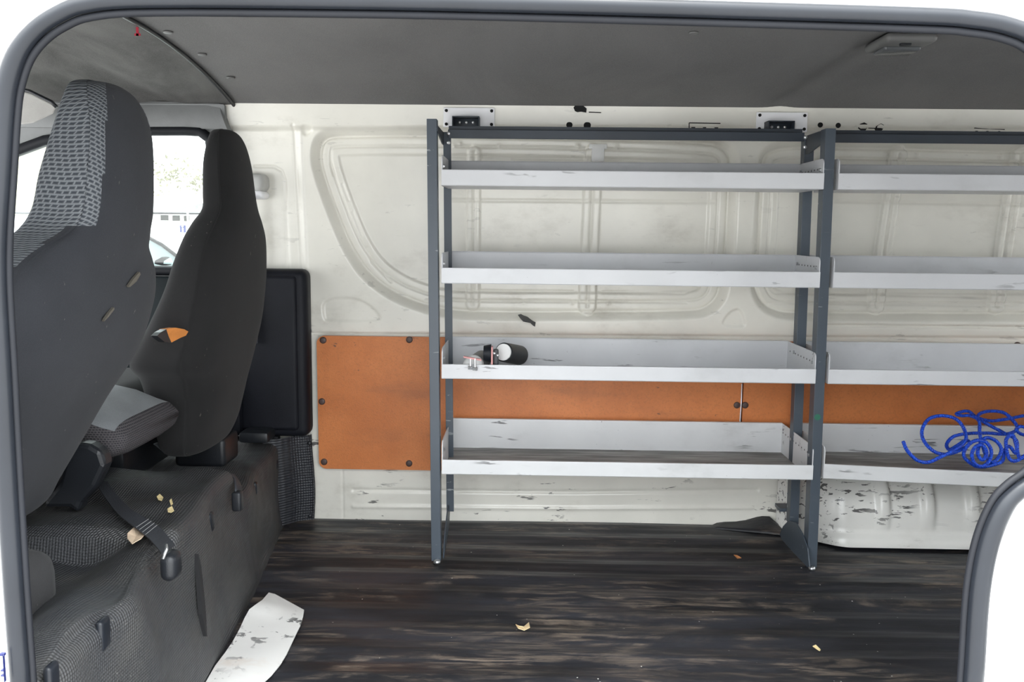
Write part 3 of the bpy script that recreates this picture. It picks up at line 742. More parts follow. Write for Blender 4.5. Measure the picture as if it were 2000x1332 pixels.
# blue rope: three twisted strands swept along the traced loops, lying on the tray
def crom(P, n_=14):
    P = [2*np.array(P[0])-np.array(P[1])]+[np.array(p) for p in P]+[2*np.array(P[-1])-np.array(P[-2])]; r = []
    for i in range(1, len(P)-2):
        a, b, c, d = P[i-1:i+3]
        for k in range(n_):
            t_ = k/n_; r.append(.5*((2*b)+(c-a)*t_+(2*a-5*b+4*c-d)*t_*t_+(3*b-a-3*c+d)*t_**3))
    r.append(P[-2]); return np.array(r)
rope_px = [(1764, 862, 2.20), (1772, 880, 2.195), (1790, 898, 2.195), (1812, 903, 2.195), (1836, 893, 2.20), (1862, 880, 2.21), (1885, 862, 2.24), (1884, 840, 2.28), (1868, 819, 2.30), (1842, 812, 2.31), (1815, 818, 2.30), (1801, 840, 2.28), (1805, 862, 2.26), (1825, 882, 2.24), (1850, 887, 2.23), (1878, 878, 2.235),
  (1894, 866, 2.25), (1886, 860, 2.27), (1870, 870, 2.28), (1855, 878, 2.27), (1849, 868, 2.30), (1862, 853, 2.32), (1890, 847, 2.33), (1930, 846, 2.34), (1965, 848, 2.35), (1985, 840, 2.37), (1984, 828, 2.38), (1960, 806, 2.40), (1925, 804, 2.40), (1910, 815, 2.38), (1935, 832, 2.36), (1960, 845, 2.34), (1985, 860, 2.30), (1984, 885, 2.26), (1972, 872, 2.27), (1962, 880, 2.26), (1958, 900, 2.245), (1940, 908, 2.235), (1912, 912, 2.23), (1892, 902, 2.225), (1882, 888, 2.225), (1890, 870, 2.225), (1908, 860, 2.225), (1926, 864, 2.22), (1936, 880, 2.215), (1932, 900, 2.215), (1918, 911, 2.21), (1904, 905, 2.21), (1898, 888, 2.215), (1906, 872, 2.22), (1920, 870, 2.215), (1927, 885, 2.21), (1920, 898, 2.21), (1912, 892, 2.215), (1910, 880, 2.22), (1918, 860, 2.24), (1930, 855, 2.25), (1946, 862, 2.25), (1956, 878, 2.245), (1948, 896, 2.24), (1935, 903, 2.24),
  (1925, 888, 2.26), (1914, 850, 2.30), (1912, 822, 2.34), (1895, 812, 2.37), (1878, 812, 2.38), (1868, 808, 2.39), (1890, 803, 2.40), (1908, 815, 2.40), (1935, 822, 2.40), (1970, 818, 2.41), (2010, 812, 2.41), (2040, 830, 2.38), (2020, 850, 2.34), (1995, 848, 2.32), (1985, 838, 2.32), (2000, 834, 2.32), (2030, 860, 2.28), (2010, 885, 2.25), (1992, 895, 2.235), (1985, 870, 2.25), (1978, 850, 2.27), (1965, 860, 2.26), (1970, 893, 2.24), (1985, 900, 2.235), (2015, 880, 2.24)]
pts = []
for (u, v, y) in rope_px:
    q = PY(u, v, y); zmin = .233+.0055-.035*((q[0]-.74)/.92)*((2.44-y)/.275)+.002
    while q[2] < zmin and y > YF+.012:
        y -= .003; q = PY(u, v, y)
    q[2] = max(q[2], zmin); pts.append(q)
# strands climbing over one another where the path doubles back
C_ = crom(pts, 16)
seg = np.linalg.norm(np.diff(C_, axis=0), axis=1); L = np.concatenate([[0], np.cumsum(seg)])
s_ = np.arange(0, L[-1], .0022); C_ = np.stack([np.interp(s_, L, C_[:, k]) for k in range(3)], 1)
T = np.gradient(C_, axis=0); T /= np.linalg.norm(T, axis=1)[:, None]
x = np.array([0., 0., 1.]); Xf = []
for t_ in T:
    x = x-x.dot(t_)*t_; x /= np.linalg.norm(x); Xf.append(x)
Xf = np.array(Xf); Yf = np.cross(T, Xf)
rp = MB()
for k in range(3):
    ph = s_/.016*2*PI+k*2*PI/3
    rp.tube(C_+.0023*(np.cos(ph)[:, None]*Xf+np.sin(ph)[:, None]*Yf), .0026, 6)
tag(rp.build('rope', M['rope'], smooth=True), 'tangled bright blue twisted rope lying on the lowest tray of the right rack', 'rope')

# torn tape on the far wall
tp_ = [(1012, 612), (1018, 610), (1022, 613), (1030, 616), (1040, 625), (1046, 628), (1045, 636), (1041, 634), (1036, 629), (1022, 626), (1017, 620)]
V = [on_wall(u, v, .002) for u, v in tp_]; k = len(V)
for q in V: q[1] = 2.462
tag(MB().add(V+[q+np.array([0, .012, 0]) for q in V], [list(range(k)), [k+i for i in range(k)][::-1]]+[[i, (i+1) % k, k+(i+1) % k, k+i] for i in range(k)]).build('tape_scrap', M['tape']), 'torn scrap of grubby black tape stuck below the pressed window recess', 'tape')

# ------------------------------------------------------------------ seat platform (vinyl covered)
pf = empty('seat_platform', (-.75, 1.7, 0), 'low platform covered in diamond-grained black vinyl carrying the seats', 'platform')
def plat_x(y, z):
    """face of the platform: leans forward a little as it rises"""
    b = np.interp(y, [.9, 1.49, 1.55, 1.98, 2.48], [-.545, -.580, -.585, -.625, -.692]); return b-.015*np.clip(z, 0, .3)/.3
def plat_top(y): return .302+.018*sstep(y, 1.44, 1.475)-.074*sstep(y, 1.845, 1.885)-.004*sstep(y, 1.9, 2.4)
ys3 = np.unique(np.concatenate([np.linspace(.98, 2.448, 150), np.linspace(1.43, 1.49, 14), np.linspace(1.84, 1.89, 14)]))
Gp = []; UVg = []
for y in ys3:
    zt_ = plat_top(y); prof_ = []
    nz = 26
    for z in np.linspace(-.004, zt_-.022, nz): prof_.append((plat_x(y, z), z))
    xt = plat_x(y, zt_)
    for a in np.linspace(0, PI/2, 7)[1:]: prof_.append((xt-.022+.022*math.cos(a), zt_-.022+.022*math.sin(a)))
    for d in np.linspace(.03, .75, 40): prof_.append((xt-d, zt_))
    row = []; ru = []; ln = 0; pv = None; uy = y+abs(plat_top(y)-plat_top(.98)) if y < 1.6 else (y+.018+abs(plat_top(y)-.32))
    for (x, z) in prof_:
        if pv is not None: ln += math.hypot(x-pv[0], z-pv[1])
        pv = (x, z)
        wob = .006*math.sin(y*17+z*11)*math.sin(z*14+1)*(1 if z > .02 else 0)
        if y < 1.45:
            fx = (x-xt)
            if fx < -.02: z += .012*math.sin((fx*26+y*19))*math.exp(fx*2.5)-.035*sstep(-fx, .05, .16)*sstep(-fx, .5, .3)
            wob += .010*math.exp(-((y-1.30+.5*(z-.15))/.05)**2)*sstep(z, .02, .12)+.008*math.exp(-((y-1.12+.4*(z-.1))/.04)**2)
        elif y < 1.86 and x < xt-.03:
            z += .006*math.sin(y*26)*math.sin(x*22)
        row.append((x+wob*(1 if x > xt-.03 else .2), y, z)); ru.append((uy, ln))
    Gp.append(row); UVg.append(ru)
Gp = np.array(Gp); _du = np.linalg.norm(np.diff(Gp, axis=0), axis=2); _u = np.concatenate([np.zeros((1, Gp.shape[1])), np.cumsum(_du, 0)])
UVg = np.stack([_u, np.array(UVg)[:, :, 1]], -1)
pc = MB().grid(Gp, UVg).build('vinyl_cover', M['vinyl'], pf, smooth=True)
# near end closing
MB().box((-1.6, 2.4485, .0), (-.70, 2.475, .252), .003).build('end_board', M['rubber_matt'], pf, angle=35)
# slits in the vinyl beside the engine cover
def face_pt(u, v, off=.0):
    x = -.6
    for _ in range(6):
        q = PX(u, v, x); x = float(plat_x(q[1], q[2]))+off
    return PX(u, v, x)
sl_ = [(388, 1082), (391, 1105), (395, 1150), (399, 1200), (404, 1243)]
wd_ = [.4, 2.0, 3.0, 3.6, .8]
Pn = [face_pt(u-w_, v, .010) for (u, v), w_ in zip(sl_, wd_)]+[face_pt(u+w_, v, .010) for (u, v), w_ in list(zip(sl_, wd_))[::-1]]
MB().add(Pn+[q-np.array([.008, 0, 0]) for q in Pn], [list(range(10))]+[[i, (i+1) % 10, 10+(i+1) % 10, 10+i] for i in range(10)]).build('slit', M['hole'], pf)
for (u, v, sz) in ((415, 1020, 1.5), (502, 954, 1.2), (542, 907, 1.1), (208, 1238, 1.7), (108, 1326, 1.5)):
    q = face_pt(u, v, .004); MB().box((q[0]-.010, q[1]-.008*sz, q[2]-.013*sz), (q[0]+.001, q[1]+.008*sz, q[2]+.013*sz), .006, 4).build('vinyl_dimple', M['rubber'], pf, smooth=True)
# corner cover strip with studs
Gs = []; Us = []
for z in np.linspace(.004, .253, 12):
    row = []; ru = []
    for i, (x, y) in enumerate(((-.725, 2.400), (-.690, 2.408), (-.662, 2.440), (-.650, 2.455), (-.636, 2.462), (-.622, 2.468), (-.611, 2.472), (-.609, 2.482))):
        row.append((x+.004*math.sin(z*18), y, z)); ru.append((i*.016, z))
    Gs.append(row); Us.append(ru)
MB().grid(np.array(Gs), Us).build('corner_strip', M['vinyl_dark'], pf, smooth=True)
for (u, v) in ((566, 893), (567, 1003), (604, 866), (605, 1008)):
    q = PY(u, v, 2.452 if u < 590 else 2.468); MB().disc((q[0], q[1]+.004, q[2]), (.25, -1, 0), .0095 if u < 590 else .006, .006, 12).build('stud', M['black'], pf, smooth=True)
# small buckle poking out of the slot between engine cover and far section
q = PX(462, 950, -.628)
bk = empty('seat_belt', tuple(q), 'short black seat belt buckle hanging in the slot beside the engine cover', 'seat belt', 'loose seat belts')
MB().sheet(np.array([[PX(446+d*.8, 925, -.640+.0), PX(456+d*.6, 935, -.634), PX(458+d, 950, -.612), PX(458+d, 962, -.610)] for d in (0, 4, 8, 12)]), (.003, 0, 0)).build('belt_strap', M['webbing'], bk, smooth=True)
a = PX(464, 975, -.606); MB().box((a[0]-.010, a[1]-.012, a[2]-.024), (a[0]+.010, a[1]+.010, a[2]+.018), .005, 3).build('buckle', M['black'], bk, angle=40)
# long loose belt
def ribbon(name, rows, mat, parent, t_=(0, 0, .002)):
    L_ = crom([r[0] for r in rows], 6); R_ = crom([r[1] for r in rows], 6)
    return MB().sheet(np.stack([L_, R_], 1), t_).build(name, mat, parent, smooth=False)
rows = [(PZ(186, 940, .345), PZ(210, 942, .347)), (PZ(198, 962, .342), PZ(222, 960, .345)), (PZ(226, 1000, .337), PZ(252, 993, .340)), (PZ(262, 1030, .332), PZ(286, 1015, .334)), (PZ(292, 1054, .325), PZ(314, 1034, .326)), (PX(316, 1082, -.566), PX(342, 1066, -.566))]
bl = empty('seat_belt', tuple((np.array(rows[3][0])+rows[3][1])/2), 'long black seat belt with buckle draped over the edge of the vinyl platform', 'seat belt', 'loose seat belts')
ribbon('belt_strap', rows, M['webbing'], bl)
a = np.array(rows[3][0]); b_ = np.array(rows[3][1]); c = np.array(rows[4][0]); d = np.array(rows[4][1])
for k in (.15, .35, .55, .75): p0 = a+(c-a)*k; p1 = b_+(d-b_)*k; MB().tube([p0+np.array([0, 0, .0035]), p1+np.array([0, 0, .0035])], .0006, 5).build('stitching', M['stitch'], bl)
q = PX(336, 1100, -.556)
MB().box((q[0]-.015, q[1]-.020, q[2]-.026), (q[0]+.012, q[1]+.020, q[2]+.020), .013, 4).build('buckle', M['black'], bl, smooth=True)
q = PX(322, 1081, -.552); MB().tube([q+np.array([0, -.008, -.006]), q+np.array([.003, 0, .006]), q+np.array([0, .006, .012])], .0025, 8).build('buckle_tongue', M['bolt'], bl, smooth=True)
# belt webbing lying behind the centre seat
rows = [(PZ(300, 868, .355), PZ(318, 862, .355)), (PZ(322, 884, .340), PZ(338, 874, .34)), (PZ(345, 888, .334), PZ(360, 884, .334))]
b3 = empty('seat_belt', tuple(rows[0][0]), 'crumpled black seat belt end tucked under the folded centre seat', 'seat belt', 'loose seat belts'); ribbon('belt_strap', rows, M['webbing'], b3)
q = PZ(348, 876, .345); MB().box(q-.008, q+.010, .004).build('buckle', M['black'], b3, angle=40)

# paper scrap and crumbs on the vinyl
def flake(name, px, plane, label, cat, mat, group=None, curl=.004, t_=.0012):
    P = [plane(u, v) for u, v in px]; c = np.mean(P, 0); k = len(P); V = [c+np.array([0, 0, curl*.2])]
    for i, q in enumerate(P): V.append(q+np.array([0, 0, curl*(.6+.4*math.sin(i*2.1))]))
    V2 = [v-np.array([0, 0, t_]) for v in V]; N_ = k+1
    fs = []
    for i in range(k):
        j = (i+1) % k; fs += [[0, 1+i, 1+j], [N_, N_+1+j, N_+1+i], [1+i, N_+1+i, N_+1+j, 1+j]]
    return tag(MB().add(V+V2, fs).build(name, mat), label, cat, group)
top_ = lambda u, v: PZ(u, v, .312)
flake('paper_scrap', [(249, 1047), (262, 1038), (278, 1036), (287, 1044), (276, 1060), (258, 1064), (249, 1057)], lambda u, v: PZ(u, v, .318), 'small torn cream paper scrap on the vinyl beside the long belt', 'paper', M['paper'], None, .008)
for i, (px, lab) in enumerate((([(306, 972), (312, 968), (319, 972), (316, 980), (309, 979)], 'pale yellow crumb on the engine cover, highest of the three crumbs'), ([(327, 996), (336, 992), (340, 998), (334, 1003), (328, 1003)], 'pale yellow crumb on the engine cover, nearest its front edge'), ([(331, 980), (335, 977), (338, 984), (334, 989)], 'small pale crumb on the engine cover, between the two larger crumbs'))):
    flake('crumb', px, lambda u, v: PZ(u, v, .327), lab, 'crumb', M['crumb'], 'crumbs on the engine cover', .004)

# carpet lump beside the near seat base
MB().box((-.895, 1.16, .25), (-.706, 1.300, .354), .035, 4).build('carpet_pad', M['carpet'], pf, smooth=True)

# scuffed white metal strip on the floor
ed_l = [(525, 1157), (512, 1172), (500, 1180), (487, 1190), (478, 1206), (468, 1228), (456, 1250), (440, 1274), (420, 1300), (400, 1335), (370, 1390)]
ed_r = [(537, 1160), (594, 1191), (592, 1203), (587, 1220), (578, 1238), (570, 1255), (560, 1276), (548, 1296), (530, 1318), (506, 1340), (470, 1400)]
Gt = []
for i, (a, b_) in enumerate(zip(ed_l, ed_r)):
    h = .006+(.010*math.exp(-((i-2)/1.2)**2))
    row = []
    for k in np.linspace(0, 1, 8):
        u = a[0]+(b_[0]-a[0])*k; v = a[1]+(b_[1]-a[1])*k
        row.append(PZ(u, v, h*(1-.5*k)+.004*math.sin(k*5+i*.7)*.4+.002))
    Gt.append(row)
tag(MB().sheet(np.array(Gt), (0, 0, -.0025)).build('metal_strip', M['strip'], angle=60), 'scuffed white painted metal strip with rusty edge at the foot of the platform', 'metal strip')

# leaves and chips on the rubber floor
fz = lambda u, v: PZ(u, v, .004)
flake('leaf', [(1007, 1222), (1013, 1227), (1024, 1225), (1033, 1218), (1035, 1230), (1024, 1232), (1012, 1230)], fz, 'dry cream leaf with curled edge lying mid floor on the rubber mat', 'leaf', M['leaf'], 'bits on the rubber floor', .006)
flake('leaf', [(1433, 1085), (1440, 1087), (1448, 1090), (1440, 1092), (1437, 1090)], fz, 'tiny orange leaf on the floor in front of the rear rack foot', 'leaf', M['leaf_orange'], 'bits on the rubber floor', .004)
flake('wood_chip', [(1587, 1265), (1593, 1264), (1603, 1270), (1601, 1274), (1593, 1271)], fz, 'pale yellow wood chip on the floor toward the right seal', 'chip', M['crumb'], 'bits on the rubber floor', .006)

# ------------------------------------------------------------------ seats
def loft(rows, n_=72, m_=5):
    R_ = np.array(rows, float); k = np.linspace(0, len(R_)-1, (len(R_)-1)*m_+1); Q = crom(list(R_), m_)
    th = np.linspace(0, 2*PI, n_, endpoint=False); c, s_ = np.cos(th), np.sin(th); G_ = []; UVs = []
    for r in Q:
        z, xb, d, yc, hw, ex = r
        d = max(d, .01); hw = max(hw, .01)
        X_ = xb-d/2+d/2*np.sign(c)*np.abs(c)**(2/ex); Y_ = yc+hw*np.sign(s_)*np.abs(s_)**(2/ex)
        # the back of a bucket seat is gently dished, its front hollowed
        X_ = X_+.010*np.where(c > .3, -(np.abs(Y_-yc)/hw)**2, 0)
        pts_ = np.stack([X_, Y_, np.full(n_, z)], 1); G_.append(pts_)
        ln = np.concatenate([[0], np.cumsum(np.linalg.norm(np.diff(pts_, axis=0), axis=1))]); UVs.append(np.stack([ln, np.full(n_, z*1.03)], 1))
    G_ = np.array(G_); UVs = np.array(UVs); UVs[1:, :, 1] = np.cumsum(np.linalg.norm(np.diff(G_, axis=0), axis=2), 0); UVs[0, :, 1] = 0
    return G_, UVs, Q
def split_back(G_, UVs, Q, zsh, o, names, mats):
    """rear cover (plain) and front pad (patterned): cut the loft where the cloths meet"""
    a, n_ = G_.shape[:2]; th = np.linspace(0, 2*PI, n_, endpoint=False)
    V = G_.reshape(-1, 3); uv = UVs.reshape(-1, 2)
    sets = ([], [])
    for i in range(a-1):
        z = (Q[i][0]+Q[i+1][0])/2
        for j in range(n_):
            k = (j+1) % n_; t_ = (th[j]+PI/n_); lx = (G_[i, j, 0]-(Q[i][1]-Q[i][2]))/max(Q[i][2], .01)
            lim = .90 if z > zsh else (.62 if z > zsh-.055 else .10)
            sets[1 if lx < lim else 0].append([i*n_+j, i*n_+k, (i+1)*n_+k, (i+1)*n_+j])
    sets[1].append(list(range(n_))); sets[0].append([(a-1)*n_+j for j in range(n_)])
    out = []
    for fs, nm, mt in zip(sets, names, mats):
        used = sorted({i for f in fs for i in f}); mp = {u: i for i, u in enumerate(used)}
        out.append(MB().add(V[used], [[mp[i] for i in f] for f in fs], uv[used]).build(nm, mt, o, smooth=True))
    return out
# find the rear face for the tear
def seat_hit(Gs_, u, v):
    P = Gs_.reshape(-1, 3); pr = proj(P); d = np.hypot(pr[:, 0]-u, pr[:, 1]-v); k = np.argsort(d)[:40]
    j = k[np.argmin(np.linalg.norm(P[k]-CAM, axis=1))]; return PX(u, v, P[j, 0]+.002)
YN, YD = 1.38, 2.03
near = [(1.052, -.642, .03, YN+.01, .03, 2.3), (1.048, -.632, .05, YN+.01, .06, 2.6), (1.037, -.622, .058, YN+.01, .086, 3.2), (1.010, -.613, .070, YN+.01, .102, 4), (.97, -.608, .086, YN+.01, .108, 5), (.91, -.609, .106, YN+.01, .112, 5), (.86, -.613, .114, YN+.01, .116, 5), (.830, -.618, .126, YN+.006, .126, 4.4), (.805, -.624, .142, YN, .163, 3), (.780, -.631, .152, YN, .203, 3), (.75, -.635, .162, YN, .227, 3.2), (.70, -.643, .172, YN, .235, 3.2), (.62, -.672, .18, YN, .235, 3.2), (.54, -.718, .19, YN-.01, .218, 3.2), (.46, -.759, .19, YN-.02, .20, 3.2), (.40, -.795, .17, YN-.02, .19, 3.2), (.37, -.808, .12, YN-.02, .165, 3), (.36, -.825, .06, YN-.02, .13, 3)]
far = [(1.052, -.672, .02, YD, .03, 2.3), (1.047, -.662, .04, YD, .058, 2.4), (1.036, -.655, .048, YD, .083, 2.6), (1.012, -.648, .058, YD, .101, 2.9), (.97, -.641, .070, YD, .115, 3), (.91, -.635, .078, YD, .120, 3), (.875, -.631, .082, YD, .130, 3), (.845, -.627, .101, YD, .160, 3), (.81, -.628, .110, YD, .20, 3), (.76, -.633, .118, YD, .225, 3.2), (.70, -.637, .135, YD, .235, 3.2), (.62, -.645, .171, YD, .235, 3.2), (.55, -.660, .198, YD, .232, 3.2), (.508, -.672, .185, YD+.02, .20, 3.2), (.46, -.687, .17, YD+.035, .18, 3.2), (.38, -.708, .13, YD+.035, .17, 3.2), (.335, -.725, .10, YD+.03, .15, 3), (.322, -.74, .05, YD+.03, .11, 3)]
ps = empty('passenger_seat', (-.85, YN, .30), 'nearest charcoal bucket seat with dash-woven headrest, left of the doorway', 'seat', 'front seats')
G_, U_, Q_ = loft(near); split_back(G_, U_, Q_, .835, ps, ('back_cover', 'headrest_cloth'), (M['cloth'], M['weave']))
MB().box((-1.36, YN-.24, .37), (-.90, YN+.19, .50), .05, 4).build('seat_cushion', M['weave_small'], ps, smooth=True)
MB().box((-1.30, YN-.2, .335), (-.92, YN+.03, .375), .01).build('seat_base', M['black'], ps, angle=35)
def scuff(G__, pl):
    V = [seat_hit(G__, u, v)+np.array([.0015, 0, 0]) for u, v in pl]; k = len(V)
    MB().add(V+[q-np.array([.004, 0, 0]) for q in V], [list(range(k))]+[[i, (i+1) % k, k+(i+1) % k, k+i] for i in range(k)]).build('scuff_mark', M['dust'], ps)
scuff(G_, [(271, 531), (273, 536), (265, 550), (252, 561), (250, 558), (259, 545)]); scuff(G_, [(221, 600), (222, 604), (212, 617), (202, 628), (203, 624), (212, 611)])
# recliner cover: moulded black plastic on the inner side
rp_ = [(-.742, .452), (-.722, .440), (-.715, .415), (-.735, .375), (-.762, .345), (-.770, .325), (-.782, .336), (-.832, .335), (-.826, .350), (-.800, .38), (-.785, .43), (-.765, .455)]
MB().prism([(a-.030, b) for a, b in rp_], 1, 1.525, 1.562).build('recliner_cover', M['black'], ps, bevel=.010)
q = PY(152, 950, 1.556)
ds = empty('driver_seat', (-.85, YD, .26), 'charcoal driver bucket seat beside the far wall with orange foam showing through a tear', 'seat', 'front seats')
G_, U_, Q_ = loft(far); split_back(G_, U_, Q_, 2.0, ds, ('back_cover', 'front_cloth'), (M['cloth2'], M['weave_small']))
MB().box((-1.36, YD-.15, .34), (-.88, YD+.235, .48), .05, 4).build('seat_cushion', M['cloth2'], ds, smooth=True)
MB().box((-1.30, YD-.10, .258), (-.90, YD+.2, .35), .01).build('seat_base', M['black'], ds, angle=35)
MB().box((-.86, YD+.08, .252), (-.735, YD+.19, .325), .012, 3).build('seat_rail', M['black'], ds, angle=35)
tr_ = [(325, 643), (343, 640), (360, 643), (374, 651), (352, 660), (335, 669), (328, 655)]
V = [seat_hit(G_, u, v) for u, v in tr_]; cx = np.mean([q[0] for q in V])+.004
V = [PX(u, v, cx+.006*math.sin(i)) for i, (u, v) in enumerate(tr_)]; k = len(V)
MB().add(V+[q-np.array([.014, 0, 0]) for q in V], [list(range(k))]+[[i, (i+1) % k, k+(i+1) % k, k+i] for i in range(k)]).build('foam_tear', M['orange'], ds)
V = [PX(u, v, cx+.010) for u, v in ((325, 643), (329, 656), (335, 669), (322, 668), (312, 660), (307, 656), (314, 649))]; k = len(V)
MB().add(V+[q-np.array([.012, 0, 0]) for q in V], [list(range(k))]+[[i, (i+1) % k, k+(i+1) % k, k+i] for i in range(k)]).build('torn_flap', M['black'], ds)
bpy.data.objects['foam_tear']['label'] = 'orange foam showing through a tear'

# folded centre seat
cs = empty('centre_seat', (-.95, 1.72, .33), 'folded-down centre seat back with grey top coloured lighter for window light, between the two bucket seats', 'seat', 'front seats')
Gc = []; Uc = []
secs = []
for x, zlo, zhi, rx in ((-.718, .432, .452, 0), (-.722, .418, .463, 0), (-.735, .408, .474, 0), (-.76, .400, .484, 0), (-.80, .396, .502, 0), (-.86, .394, .516, 0), (-.95, .394, .518, 0), (-1.1, .394, .508, 0), (-1.2, .394, .49, 0), (-1.24, .40, .47, 0), (-1.245, .42, .45, 0)):
    hw = .138 if x < -.73 else .128; zc_ = (zlo+zhi)/2; hz = (zhi-zlo)/2; row = []; ru = []
    for k in range(40):
        a = 2*PI*k/40; cc, ss = math.cos(a), math.sin(a)
        row.append((x-.022, 1.723+hw*math.copysign(abs(cc)**(2/4.5), cc), zc_+hz*math.copysign(abs(ss)**(2/3.2), ss))); ru.append((k*.025, x))
    Gc.append(row); Uc.append(ru)
mb = MB(); Gc = np.array(Gc); fsa = []; fsb = []; n_ = 40
for i in range(len(Gc)-1):
    for j in range(n_):
        k = (j+1) % n_; q = [i*n_+j, i*n_+k, (i+1)*n_+k, (i+1)*n_+j]; zz = np.mean([Gc.reshape(-1, 3)[t_][2] for t_ in q]); xm = np.mean([Gc.reshape(-1, 3)[t_][0] for t_ in q])
        (fsa if (3 <= j < 17 and i >= 2) else fsb).append(q)
fsb.append(list(range(n_))); fsb.append([(len(Gc)-1)*n_+j for j in range(n_)])
Vc = Gc.reshape(-1, 3); Uv = np.stack([Vc[:, 1]+Vc[:, 0], Vc[:, 2]], 1)
for fs, nm, mt in ((fsa, 'top_cloth', M['cloth_top']), (fsb, 'side_cloth', M['weave_small'])):
    used = sorted({i for f in fs for i in f}); mp = {u: i for i, u in enumerate(used)}
    MB().add(Vc[used], [[mp[i] for i in f] for f in fs], Uv[used]).build(nm, mt, cs, smooth=True)
MB().box((-1.2, 1.60, .332), (-.87, 1.84, .40), .02, 3).build('seat_base', M['black'], cs, angle=35)

# ------------------------------------------------------------------ side doorway: white body with rubber seal
YS = .95
def dp(u, v, y=YS): return PY(u, v, y)
seal_px = [(40, 1332), (30, 1200), (20, 1050), (10, 880), (2, 730), (-6, 600), (-9, 520), (-7, 440), (0, 330), (6, 230), (14, 165), (34, 105), (66, 62), (110, 30), (170, 8), (300, -1), (700, 2), (1000, 8), (1340, 17), (1800, 31), (1900, 38), (1965, 49), (2020, 72), (2065, 120), (2085, 210), (2090, 750), (2072, 865), (2028, 930), (1987, 962), (1961, 990), (1938, 1040), (1922, 1100), (1911, 1180), (1901, 1332), (1885, 1480), (1870, 1700), (1860, 1850), (1800, 1890), (1000, 1890), (140, 1890), (75, 1850), (60, 1700), (48, 1480)]
Ps = [dp(u, v) for u, v in seal_px]
Pc = crom(Ps+[Ps[0]], 5)[:-1]
_T = np.roll(Pc, -1, 0)-np.roll(Pc, 1, 0); _T /= np.linalg.norm(_T, axis=1)[:, None]
_hz = np.abs(_T[:, 0])*(Pc[:, 2] > .5)
Rr = .0108-.0023*sstep(_hz, .2, .95)
sd = MB().tube(Pc, Rr, 14, True).build('door_1', M['rubber'], smooth=True); tag(sd, 'black rubber door seal framing the open side doorway', None, None, 'structure')
cen = np.array([.0, YS, .5])
def inset(P, d, dy):
    P = np.array(P); T_ = np.roll(P, -1, 0)-np.roll(P, 1, 0); Nn = np.stack([T_[:, 2], np.zeros(len(P)), -T_[:, 0]], 1); Nn /= np.linalg.norm(Nn, axis=1)[:, None]
    # the path runs clockwise seen from the camera, so this normal points inward
    return P+Nn*d+np.array([0, dy, 0])
s_in = inset(Pc, .0165, .012)
if np.linalg.norm(s_in[20]-cen) > np.linalg.norm(Pc[20]-cen): sg = -1
else: sg = 1
MB().tube(inset(Pc, sg*.0118, .005), .0042, 8, True).build('seal_lip', M['rubber_matt'], sd, smooth=True)
# body skin: ring from the seal out to a rectangle, and the returned flange behind the seal
inn_ = inset(Pc, sg*.004, 0); k = len(inn_)
x0, x1, z0, z1 = -1.05, 2.2, -.42, 1.45
out_ = []
for q in inn_:
    d = q-np.array([.1, YS, .45]); c = [1e9]
    if abs(d[0]) > 1e-9: c.append(((x1 if d[0] > 0 else x0)-.1)/d[0])
    if abs(d[2]) > 1e-9: c.append(((z1 if d[2] > 0 else z0)-.45)/d[2])
    out_.append(np.array([.1, YS, .45])+d*min(t_ for t_ in c if t_ > 0))
V = []; 
lay = []
mid = [a+(b_-a)*min(1, .03/np.linalg.norm(b_-a)) for a, b_ in zip(inn_, out_)]
lay.append([q+np.array([0, .06, 0]) for q in inset(inn_, -sg*.048, 0)]); lay.append([q+np.array([0, .006, 0]) for q in inn_]); lay.append([q+np.array([0, .004, 0]) for q in mid]); lay.append([q+np.array([0, -.012, 0]) for q in [a+(b_-a)*min(1, .055/np.linalg.norm(b_-a)) for a, b_ in zip(inn_, out_)]]); lay.append([q+np.array([0, -.014, 0]) for q in out_]); lay.append([q+np.array([0, .05, 0]) for q in out_])
Gb = np.array(lay)
wn = MB().grid(Gb, wrap=True).build('wall_near', M['body'], angle=45); tag(wn, kind='structure')
# pressed crease on the body behind the doorway
cr = [PY(1992, 1010, .937), PY(1978, 1060, .937), PY(1970, 1130, .937), PY(1966, 1200, .937), PY(1960, 1332, .937)]
MB().tube(cr, [.002, .006, .008, .006, .004], 10).build('body_crease', M['body'], wn, smooth=True)
# printed warning sticker on the door pillar at the left edge (navy outline)
q = PY(4, 1304, .934)
stk = MB()
for (u0, v0, u1, v1) in ((6, 1276, 9, 1332), (0, 1276, 9, 1281), (2, 1308, 8, 1311), (2, 1318, 8, 1321)):
    a = PY(u0, v0, .9335); b_ = PY(u1, v1, .9335); stk.box((a[0], .9325, b_[2]), (b_[0], .9365, a[2]))
tag(stk.build('door_sticker', M['navy']), 'navy outlined sticker on the white door pillar at the bottom left', 'sticker')

# unseen rear wall, added with an opening to limit light on the right; hidden floor edges
wr = MB().box((2.17, .95, -.05), (2.2, 2.52, .66)).box((2.17, .95, .66), (2.2, 1.12, 1.22)).box((2.17, 2.30, .66), (2.2, 2.52, 1.22)).box((2.17, 1.12, 1.10), (2.2, 2.30, 1.22))
tag(wr.build('wall_rear_added', M['body']), kind='structure')
tag(quickbox('floor_cab', (-1.95, .98, -.25), (-.70, 2.47, -.04), .004, M['rubber_matt']), kind='structure')

